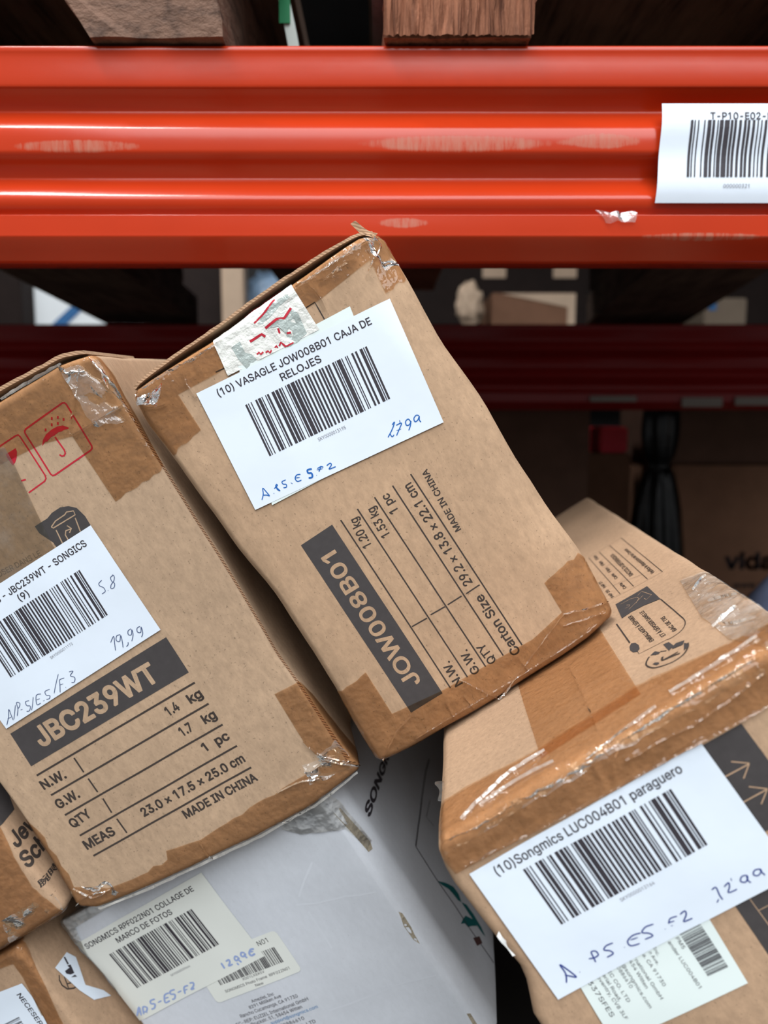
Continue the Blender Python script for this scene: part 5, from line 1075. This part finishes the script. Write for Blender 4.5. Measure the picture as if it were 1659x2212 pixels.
# green-white strip hanging between the pallets
e = empty('hanging_strip', (-0.0615, 0.60, 1.6262))
v, f = [], []
for i in range(21):
    t = i / 20
    x = 0.001 - 0.016 * t + 0.002 * math.sin(t * 5)
    z = 0.0 + 0.115 * t
    v += [(x - 0.0055, 0, z), (x + 0.0025, -0.001, z), (x + 0.0025, 0.004, z), (x - 0.0055, 0.004, z)]
    if i:
        k = 4 * i
        for m in range(4):
            f.append((k - 4 + m, k - 4 + (m + 1) % 4, k + (m + 1) % 4, k + m))
f += [(3, 2, 1, 0), (80, 81, 82, 83)]
obj('strip', v, f, 'white_plastic', e)
MB().box(-0.0145, -0.0065, -0.0022, -0.0012, 0.058, 0.08).build('green_print', 'green_paint', e)
tag(e, 'thin white and green strip hanging between the two pallet ends', 'strip')

# ------------------------------------------------------------------ goods seen behind, between the two beams


def simple_carton(name, x0, x1, y0, y1, z0, z1, mat, label, cat='carton', seam=True, rotz=0.0):
    e = empty(name, ((x0 + x1) / 2, (y0 + y1) / 2, z0))
    e.rotation_euler = (0, 0, rotz)
    a, b, h = (x1 - x0) / 2, (y1 - y0) / 2, z1 - z0
    MB().box(-a, a, -b, b, 0, h, 0.004).build('carton_body', mat, e)
    tag(e, label, cat)
    return e, a, b, h


ZS = 1.653
e, a, b, h = simple_carton('white_wrapped_box', -1.02, -0.70, 2.3, 2.6, ZS, 1.86, 'white_wrap', 'bright white wrapped box with a blue band, seen under the left pallet', 'box')
v, f = sheet_2d([(-0.13, 0.0), (-0.085, 0.0), (0.06, 0.13), (0.02, 0.13)], (), (), 0.05)
obj('blue_band', [(p[0], -b - 0.002, p[1] + 0.0) for p in v], f, 'blue_band', e)
e, a, b, h = simple_carton('tan_post', -0.452, -0.39, 2.2, 2.27, ZS, 2.05, 'cream_board', 'tan square post beside the blue film bundle, behind the dark red beam', 'post')


def lump(name, cx, cy, z0, rx, ry, h, mat, label, cat, amp=0.25, seed=0, seg=28, rings=18, power=0.8):
    v, f = [], []
    for i in range(rings + 1):
        t = i / rings
        ph = math.pi * t
        for k in range(seg):
            th = 2 * math.pi * k / seg
            d = Vector((math.sin(ph) * math.cos(th), math.sin(ph) * math.sin(th), -math.cos(ph)))
            rr = 1 + amp * noise.noise(d * 2.2 + Vector((seed, 0, 0))) + amp * 0.5 * noise.noise(d * 5.5 + Vector((seed, 4, 0)))
            z = d.z * rr
            v.append((d.x * rr * rx, d.y * rr * ry, max(0.0, h / 2 * (1 + z))))
        if i:
            for k in range(seg):
                k2 = (k + 1) % seg
                f.append(((i - 1) * seg + k, (i - 1) * seg + k2, i * seg + k2, i * seg + k))
    o = obj(name, v, f, mat, None, True)
    o.location = (cx, cy, z0)
    tag(o, label, cat)
    return o


lump('film_bundle', -0.32, 2.34, ZS, 0.10, 0.09, 0.17, 'blue_film', 'crumpled pale blue film bundle behind the dark red beam', 'bundle', 0.35, 2.0)
lump('paper_sack', 0.245, 2.26, ZS, 0.038, 0.045, 0.125, 'cream_board', 'small crumpled cream paper sack left of the brown carton behind the dark red beam', 'sack', 0.35, 5.0)
e, a, b, h = simple_carton('brown_carton', 0.305, 0.545, 2.25, 2.5, ZS, 1.752, 'brown_carton', 'brown carton with a cream lid edge behind the dark red beam', 'carton')
v, f = sheet_2d([(-a + 0.03, h - 0.002), (a, h - 0.002), (a, 0.0), (a - 0.022, 0.0), (a - 0.022, h - 0.04)], (), (), 0.05)
obj('lid_edge', [(p[0], -b - 0.003, p[1]) for p in v], f, 'cream_board', e)
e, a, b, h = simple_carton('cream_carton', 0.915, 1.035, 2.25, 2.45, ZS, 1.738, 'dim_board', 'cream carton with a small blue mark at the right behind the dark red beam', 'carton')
MB().box(-a + 0.01, -a + 0.032, -b - 0.003, -b - 0.001, h - 0.035, h - 0.006).build('blue_mark', 'blue_band', e)
# added dark backing for the gap, bright openings painted on it as pale patches
e, a, b, h = simple_carton('dark_backing', 0.06, 0.80, 2.53, 2.85, ZS, 2.2, 'shaded_carton', 'added dark backing with two pale patches for lit gaps, in the gap under the beam', 'load')
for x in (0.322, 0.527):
    MB().box(x * 1.1 - 0.04 - 0.43, x * 1.1 + 0.034 - 0.43, -b - 0.003, -b - 0.001, 1.842 - ZS, 1.884 - ZS).build('sticker_or_lit_gap', 'cream_board', e)  # bright opening behind the pallets, painted as a cream patch
e, a, b, h = simple_carton('wood_block', -1.3, -1.02, 2.22, 2.4, ZS, 1.86, 'shaded_carton', 'brown timber block left of the white wrapped box', 'block')
e, a, b, h = simple_carton('dark_filler', -0.69, -0.46, 2.35, 2.6, ZS, 1.95, 'shaded_carton', 'added dark filler between the white wrapped box and the tan post', 'crate')  # added block, stands in for plain darkness behind the gap
e, a, b, h = simple_carton('dark_filler.001', 0.82, 1.5, 2.52, 2.85, ZS, 2.1, 'shaded_carton', 'added dark filler behind the cream carton with the blue mark', 'crate')  # also added, keeps the right end of the gap dark

# ------------------------------------------------------------------ goods in the dark lower bay
ZL = 0.866
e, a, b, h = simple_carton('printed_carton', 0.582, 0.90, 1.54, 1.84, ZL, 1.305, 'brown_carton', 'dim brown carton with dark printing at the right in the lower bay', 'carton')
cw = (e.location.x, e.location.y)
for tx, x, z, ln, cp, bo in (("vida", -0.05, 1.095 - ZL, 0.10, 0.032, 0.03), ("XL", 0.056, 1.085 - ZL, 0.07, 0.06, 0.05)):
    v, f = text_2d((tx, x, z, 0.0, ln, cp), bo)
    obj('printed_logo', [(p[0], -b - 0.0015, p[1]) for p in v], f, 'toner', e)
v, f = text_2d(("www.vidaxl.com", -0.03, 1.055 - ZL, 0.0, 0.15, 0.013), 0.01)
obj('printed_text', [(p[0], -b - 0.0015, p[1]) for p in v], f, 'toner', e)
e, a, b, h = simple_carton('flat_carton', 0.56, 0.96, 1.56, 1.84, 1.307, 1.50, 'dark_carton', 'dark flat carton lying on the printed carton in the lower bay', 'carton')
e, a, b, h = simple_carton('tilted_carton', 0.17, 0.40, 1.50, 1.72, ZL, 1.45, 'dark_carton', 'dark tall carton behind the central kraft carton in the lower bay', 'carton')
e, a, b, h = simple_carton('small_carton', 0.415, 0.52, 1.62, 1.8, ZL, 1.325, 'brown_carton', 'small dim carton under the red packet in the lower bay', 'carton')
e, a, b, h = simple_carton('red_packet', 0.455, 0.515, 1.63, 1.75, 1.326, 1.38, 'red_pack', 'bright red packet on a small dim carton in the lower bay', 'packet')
# black plastic sack, tied in the middle
v, f = [], []
prof = [(0.0, 0.0), (0.05, 0.005), (0.052, 0.10), (0.05, 0.25), (0.04, 0.36), (0.026, 0.425), (0.018, 0.443), (0.026, 0.465), (0.031, 0.51), (0.026, 0.56), (0.0, 0.565)]
seg = 32
Q = smooth_line(prof, 3)
for i, p in enumerate(Q):
    for k in range(seg):
        th = 2 * math.pi * k / seg
        rr = max(0, p.x) * (1 + 0.16 * math.sin(th * 7 + p.y * 6) * min(1, p.y * 4))
        v.append((rr * math.cos(th), rr * math.sin(th), p.y))
    if i:
        for k in range(seg):
            k2 = (k + 1) % seg
            f.append(((i - 1) * seg + k, (i - 1) * seg + k2, i * seg + k2, i * seg + k))
o = obj('black_sack', v, f, 'black_film', None, True)
o.location = (0.522, 1.463, ZL)
tag(o, 'shiny black plastic sack tied at the neck, left of the printed carton', 'sack')
lump('plastic_bag', 0.455, 0.82, ZL, 0.085, 0.10, 0.38, 'slate_bag', 'blue-grey plastic bag at the right edge behind the lower right carton', 'bag', 0.15, 1.0)

# ------------------------------------------------------------------ the heap of shipping cartons
# centre
d = DATA['JOW']
c = Carton(d, 0.35, 0.06, 1.0, 6.0, (('r', 1.6, 0.75), ('l', 0.45, 0.2)))
t = c.root('shipping_carton')
t['group'] = 'shipping cartons heaped in the bay'
tag(t, 'kraft carton leaning at the centre, grey-and-red printed tape over its top edge', 'carton')
bd = c.body('carton_body', 'kraft_board', t)
for p in d['block']:
    c.lay('printed_panel', [c.sheet(p)], 'carton_ink_panel', bd, 0.012)
c.lay('panel_lettering', [text_2d(x, 0.02) for x in d['btext']], 'kraft_board', bd, 0.016)
c.lay('printed_text', [text_2d(x, 0.016) for x in d['ptext']], 'carton_ink', bd, 0.008)
c.lay('ruled_lines', lines_2d(d['lines']), 'carton_ink', bd, 0.008)
for i, p in enumerate(d['tape']):
    tpo = c.lay('packing_tape', [c.sheet(p, 0.35)], 'clear_tape', t, 0.025, 0.03 if i == 0 else 0.02, i * 3.0)
    folds(c, tpo, d['folds'][i], 1 + i)
st = c.lay('printed_tape', [c.sheet(p, 0.3) for p in d['silver']], 'silver_tape', t, 0.05, 0.08, 5.0, False)
c.lay('grey_print', [c.sheet(p, 0.3) for p in d['greytape']], 'grey_tape_print', st, 0.058, 0.08, 5.0, False)
c.lay('red_print', [ribbon_2d(p, wd, 0.15) for wd, p in d['redtape']], 'red_ink', st, 0.066, 0.08, 5.0)
c.lay('old_label', [c.sheet(p) for p in d['oldpaper']], 'old_label_paper', t, 0.07)
label_with_print(c, t, d, 'blue_pen', off=0.085)
flap(c, 'lid_flap', t, -6.7, 6.6, 0.28, 0.16, 6.0, 'kraft_board', lambda s: 0.35 + 1.1 * math.sin(math.pi * min(1, s * 1.05)) ** 0.8)
# crumpled tape ends
P = lambda a, b, y: c.F(a, b, 0) + Vector((0, -y * U, 0))
crumple('tape_end', t, [P(-7.1, 22.1, 0.1), P(-5.2, 22.6 - 0.9, 0.5), P(-5.9, 20.9, 1.1), P(-6.9, 21.6, 0.25)], 'glass_clear_film', 0.0016, 1.0)
crumple('tape_end', t, [P(6.2, 22.4, 0.1), P(7.1, 22.2, 0.12), P(7.0, 20.4, 0.15), P(6.4, 20.6, 0.2)], 'glass_clear_film', 0.0022, 4.0)
tp = c.F(6.7, 22.1, 0)
crumple('torn_tip', t, [tp, tp + Vector((0.003, 0.001, 0.001)), tp + Vector((-0.003, 0.0, 0.0115)), tp + Vector((-0.0055, 0.0, 0.011))], 'fluted_flap', 0.0016, 2.0)

# left
d = DATA['JBC']
c = Carton(d, 0.35, 0.05, 4.0, 5.0)
t = c.root('shipping_carton.001')
t['group'] = 'shipping cartons heaped in the bay'
tag(t, 'kraft carton at the left with red umbrella mark above its white label', 'carton')
bd = c.body('carton_body', 'kraft_board_grey', t)
for p in d['block']:
    c.lay('printed_panel', [c.sheet(p)], 'carton_ink_panel', bd, 0.012)
for p in d['icon']:
    c.lay('recycling_sign', [c.sheet(p)], 'carton_ink_panel', bd, 0.012)
c.lay('panel_lettering', [text_2d(x, 0.03) for x in d['btext']], 'kraft_board_grey', bd, 0.016)
c.lay('bin_drawing', lines_2d(d['icon_lines']), 'kraft_board_grey', bd, 0.016)
c.lay('printed_text', [text_2d(x, 0.028) for x in d['ptext']], 'carton_ink', bd, 0.008)
c.lay('ruled_lines', lines_2d(d['lines']), 'carton_ink', bd, 0.008)
c.lay('faded_marking', [text_2d(x, 0.01) for x in d['fade']], 'faded_ink', bd, 0.008)
c.lay('care_marks', [c.sheet(p) for p in d['red']] + [ribbon_2d(p, wd) for wd, p in d['red_lines']], 'red_ink', bd, 0.009)
for i, p in enumerate(d['tape']):
    tpo = c.lay('packing_tape', [c.sheet(p, 0.35)], 'clear_tape', t, 0.025, 0.03, 11 + i * 3.0)
    folds(c, tpo, d['folds'][i], 5 + i)
c.lay('smudged_tape', [c.sheet(p) for p in d['dirty']], 'dirty_tape', t, 0.05, 0.02, 3.0)
label_with_print(c, t, d, 'thin_navy_pen', off=0.085)
c.lay('fluted_edge', [sheet_2d([(8.72, 0.6), (8.95, 0.6), (8.95, 23.5), (8.72, 23.5)], (), (), 0.3)], 'fluted_edge', t, 0.02)
flap(c, 'lid_flap', t, -8.4, 8.2, 0.36, 0.2, 8.0, 'kraft_board_grey', lambda s: 0.4 + 0.9 * math.sin(math.pi * min(1, s)) ** 0.6)
P = lambda a, b, y: c.F(a, b, 0) + Vector((0, -y * U, 0))
crumple('tape_end', t, [P(7.0, 24.9, 0.1), P(9.0, 24.6, 0.1), P(8.8, 21.2, 0.12), P(6.9, 22.0, 0.2)], 'glass_clear_film', 0.002, 6.0)
crumple('tape_end', t, [P(6.6, 1.6, 0.1), P(8.9, 1.9, 0.05), P(8.9, 0.1, 0.1), P(6.4, 0.3, 0.1)], 'glass_clear_film', 0.0022, 7.0)
crumple('tape_end', t, [P(-8.7, 1.5, 0.1), P(-6.4, 0.9, 0.1), P(-6.0, 0.0, 0.1), P(-8.7, 0.1, 0.1)], 'glass_clear_film', 0.0022, 8.0)

# lower right
d = DATA['LUC']
c = Carton(d, 0.45, 0.07, 7.0)
t = c.root('shipping_carton.002')
t['group'] = 'shipping cartons heaped in the bay'
tag(t, 'long kraft carton at the lower right with a black arrow panel on its front', 'carton')
bd = c.body('carton_body', 'kraft_board_warm', t)
for p in d['block']:
    c.lay('printed_panel', [c.sheet(p)], 'carton_ink_panel', bd, 0.012)
c.lay('recycling_sign', [c.sheet(p) for p in d['topfill']], 'carton_ink_panel', bd, 0.022)
c.lay('arrow_mark', lines_2d(d['cut_lines']), 'kraft_board_warm', bd, 0.016)
c.lay('bin_drawing', lines_2d(d['topcut']), 'kraft_board_warm', bd, 0.03)
c.lay('printed_text', [text_2d(x, 0.014) for x in d['toptext']], 'carton_ink', bd, 0.022)
c.lay('ruled_lines', [ribbon_2d(smooth_line(p) if len(p) > 3 else p, wd) for wd, p in d['toplines']], 'carton_ink', bd, 0.022)
for i, p in enumerate(d['tape']):
    tpo = c.lay('packing_tape', [c.sheet(p, 0.35)], 'clear_tape', t, 0.03 + 0.03 * (1 - i), 0.05, 21 + i * 3.0, False)
    folds(c, tpo, d['folds'][i], 9 + i)
tpo = c.lay('packing_tape', [c.sheet(p, 0.35) for p in d['tape2']], 'hazy_tape', t, 0.03, 0.08, 31, False)
folds(c, tpo, d['folds2'], 13)
ol = c.lay('shipping_label', [c.sheet(p) for p in d['oldpaper']], 'old_label_paper', t, 0.05)
c.lay('printed_text', [text_2d(x) for x in d['otext']], 'toner', ol, 0.062)
c.lay('barcode', [barcode_2d(*d['bar'][1])], 'toner', ol, 0.062)
label_with_print(c, t, d, 'navy_pen', off=0.085)
P = lambda a, b, y: c.F(a, b, 0) + Vector((0, -y * U, 0))
crumple('tape_ridge', t, [P(-7.9, 15.7, 0.05), P(-0.5, 15.8, 0.12), P(-0.5, 15.2, 0.15), P(-7.9, 15.0, 0.08)], 'glass_clear_film', 0.0016, 9.0, 22)
crumple('tape_ridge', t, [P(-0.5, 15.8, 0.12), P(7.8, 15.8, 0.1), P(7.8, 14.9, 0.1), P(-0.5, 15.2, 0.15)], 'glass_clear_film', 0.0014, 10.0, 22)
lt = c.M(-c.W / 2, 5.4, c.H, 0)
crumple('torn_film', t, [lt, lt + Vector((-0.003, 0, 0.001)), lt + Vector((-0.004, -0.012, -0.002)), lt + Vector((0.0, -0.02, -0.001))], 'glass_clear_film', 0.002, 3.0)
lt = c.F(-c.W / 2, 11.3, 0)
crumple('torn_scrap', t, [lt, lt + Vector((-0.002, 0, -0.001)), lt + Vector((-0.0022, 0.001, -0.012)), lt + Vector((0.0004, 0.001, -0.0125))], 'torn_white', 0.001, 5.0, 6)

# white photo-frame carton, lower middle
d = DATA['RPF']
c = Carton(d, 0.25, 0.06, 12.0, 0.95)
t = c.root('shipping_carton.003')
t['group'] = 'shipping cartons heaped in the bay'
tag(t, 'scuffed white carton at the bottom under the left kraft carton, address print on its front', 'carton')
bd = c.body('carton_body', 'white_board', t)
c.lay('address_print', [text_2d(x, 0.006) for x in d['ptext']], 'toner', bd, 0.01)
c.lay('printed_text', [text_2d(x, 0.035) for x in d['sidetext']], 'toner', bd, 0.01)
c.lay('line_drawing', lines_2d(d['sidelines']), 'toner', bd, 0.01)
for p in d['creases']:
    c.lay('crease', [ribbon_2d(p, 0.12)], 'white_crease', bd, 0.006)
c.lay('web_address', [text_2d(x, 0.006) for x in d['bluetext']], 'link_ink', bd, 0.01)
for p in d['sidefill_teal']:
    c.lay('teal_print', [c.sheet(p)], 'teal_ink', bd, 0.01)
c.lay('brown_print', [c.sheet(p) for p in d['sidefill_brown']], 'brown_ink', bd, 0.01)
for p in d['torn']:
    c.lay('torn_patch', [c.sheet(p, 0.3)], 'torn_core', bd, 0.012)
ol = c.lay('product_label', [c.sheet(p) for p in d['oldpaper']], 'warm_label_paper', t, 0.035)
c.lay('printed_text', [text_2d(x) for x in d['otext']], 'toner', ol, 0.047)
c.lay('barcode', [barcode_2d(*d['bar'][1])], 'toner', ol, 0.047)
lb = label_with_print(c, t, d, None, paper='warm_label_paper', off=0.06)
c.lay('handwriting', [ribbon_2d(smooth_line(p), wd, 0.1, True) for wd, p in d['marker']], 'blue_marker', lb, 0.076)
for p, mt in zip(d['tape'], ('glass_clear_film', 'glass_clear_film')):
    c.lay('packing_tape', [c.sheet(p, 0.3)], mt, t, 0.09, 0.06, 41, False)

# left edge, behind
d = DATA['C']
c = Carton(d, 0.5, 0.08, 15.0)
t = c.root('shipping_carton.004')
t['group'] = 'shipping cartons heaped in the bay'
tag(t, 'kraft carton at the left edge behind the carton with the umbrella mark, bold black words', 'carton')
bd = c.body('carton_body', 'kraft_board_warm', t)
c.lay('printed_panel', [c.sheet(p) for p in d['block']], 'carton_ink_panel', bd, 0.012)
c.lay('panel_lettering', [text_2d(x, 0.02) for x in d['btext']], 'kraft_board_warm', bd, 0.016)
c.lay('printed_marking', [text_2d(x, 0.03 if ord(x[0][0]) < 999 else 0.008) for x in d['ptext']], 'carton_ink', bd, 0.008)
c.lay('packing_tape', [c.sheet(p, 0.35) for p in d['tape']], 'clear_tape', t, 0.03, 0.08, 51, False)
P = lambda a, b, y: c.F(a, b, 0) + Vector((0, -y * U, 0))
crumple('tape_end', t, [P(3.5, 1.6, 0.1), P(6.9, 1.4, 0.1), P(6.9, 0.1, 0.1), P(3.2, 0.1, 0.1)], 'glass_clear_film', 0.0024, 11.0)

# bottom left
d = DATA['B']
c = Carton(d, 0.35, 0.07, 18.0)
t = c.root('shipping_carton.005')
t['group'] = 'shipping cartons heaped in the bay'
tag(t, 'kraft carton in the bottom left corner with torn white label on its side', 'carton')
bd = c.body('carton_body', 'kraft_board_warm', t)
c.lay('recycling_mark', lines_2d([[wd, p] for wd, p in d['circle']]), 'carton_ink', bd, 0.01)
label_with_print(c, t, d, None, off=0.06)
c.lay('packing_tape', [c.sheet(p, 0.35) for p in d['tape']], 'clear_tape', t, 0.03, 0.08, 61, False)
tl = c.lay('torn_label', [c.sheet(p, 0.4) for p in d['torn_label']], 'label_paper', t, 0.05)
c.lay('printed_marking', [c.sheet(p, 0.4) for p in d['torn_print']], 'toner', tl, 0.062)

# bottom, between the white carton and the long one
d = DATA['F']
c = Carton(d, 0.35, 0.06, 21.0)
t = c.root('shipping_carton.006')
t['group'] = 'shipping cartons heaped in the bay'
tag(t, 'kraft carton with black band wedged low between the white carton and the long one', 'carton')
bd = c.body('carton_body', 'kraft_board_warm', t, 1.0)
c.lay('printed_panel', [c.sheet(p, 1.0) for p in d['block']], 'carton_ink_panel', bd, 0.01)
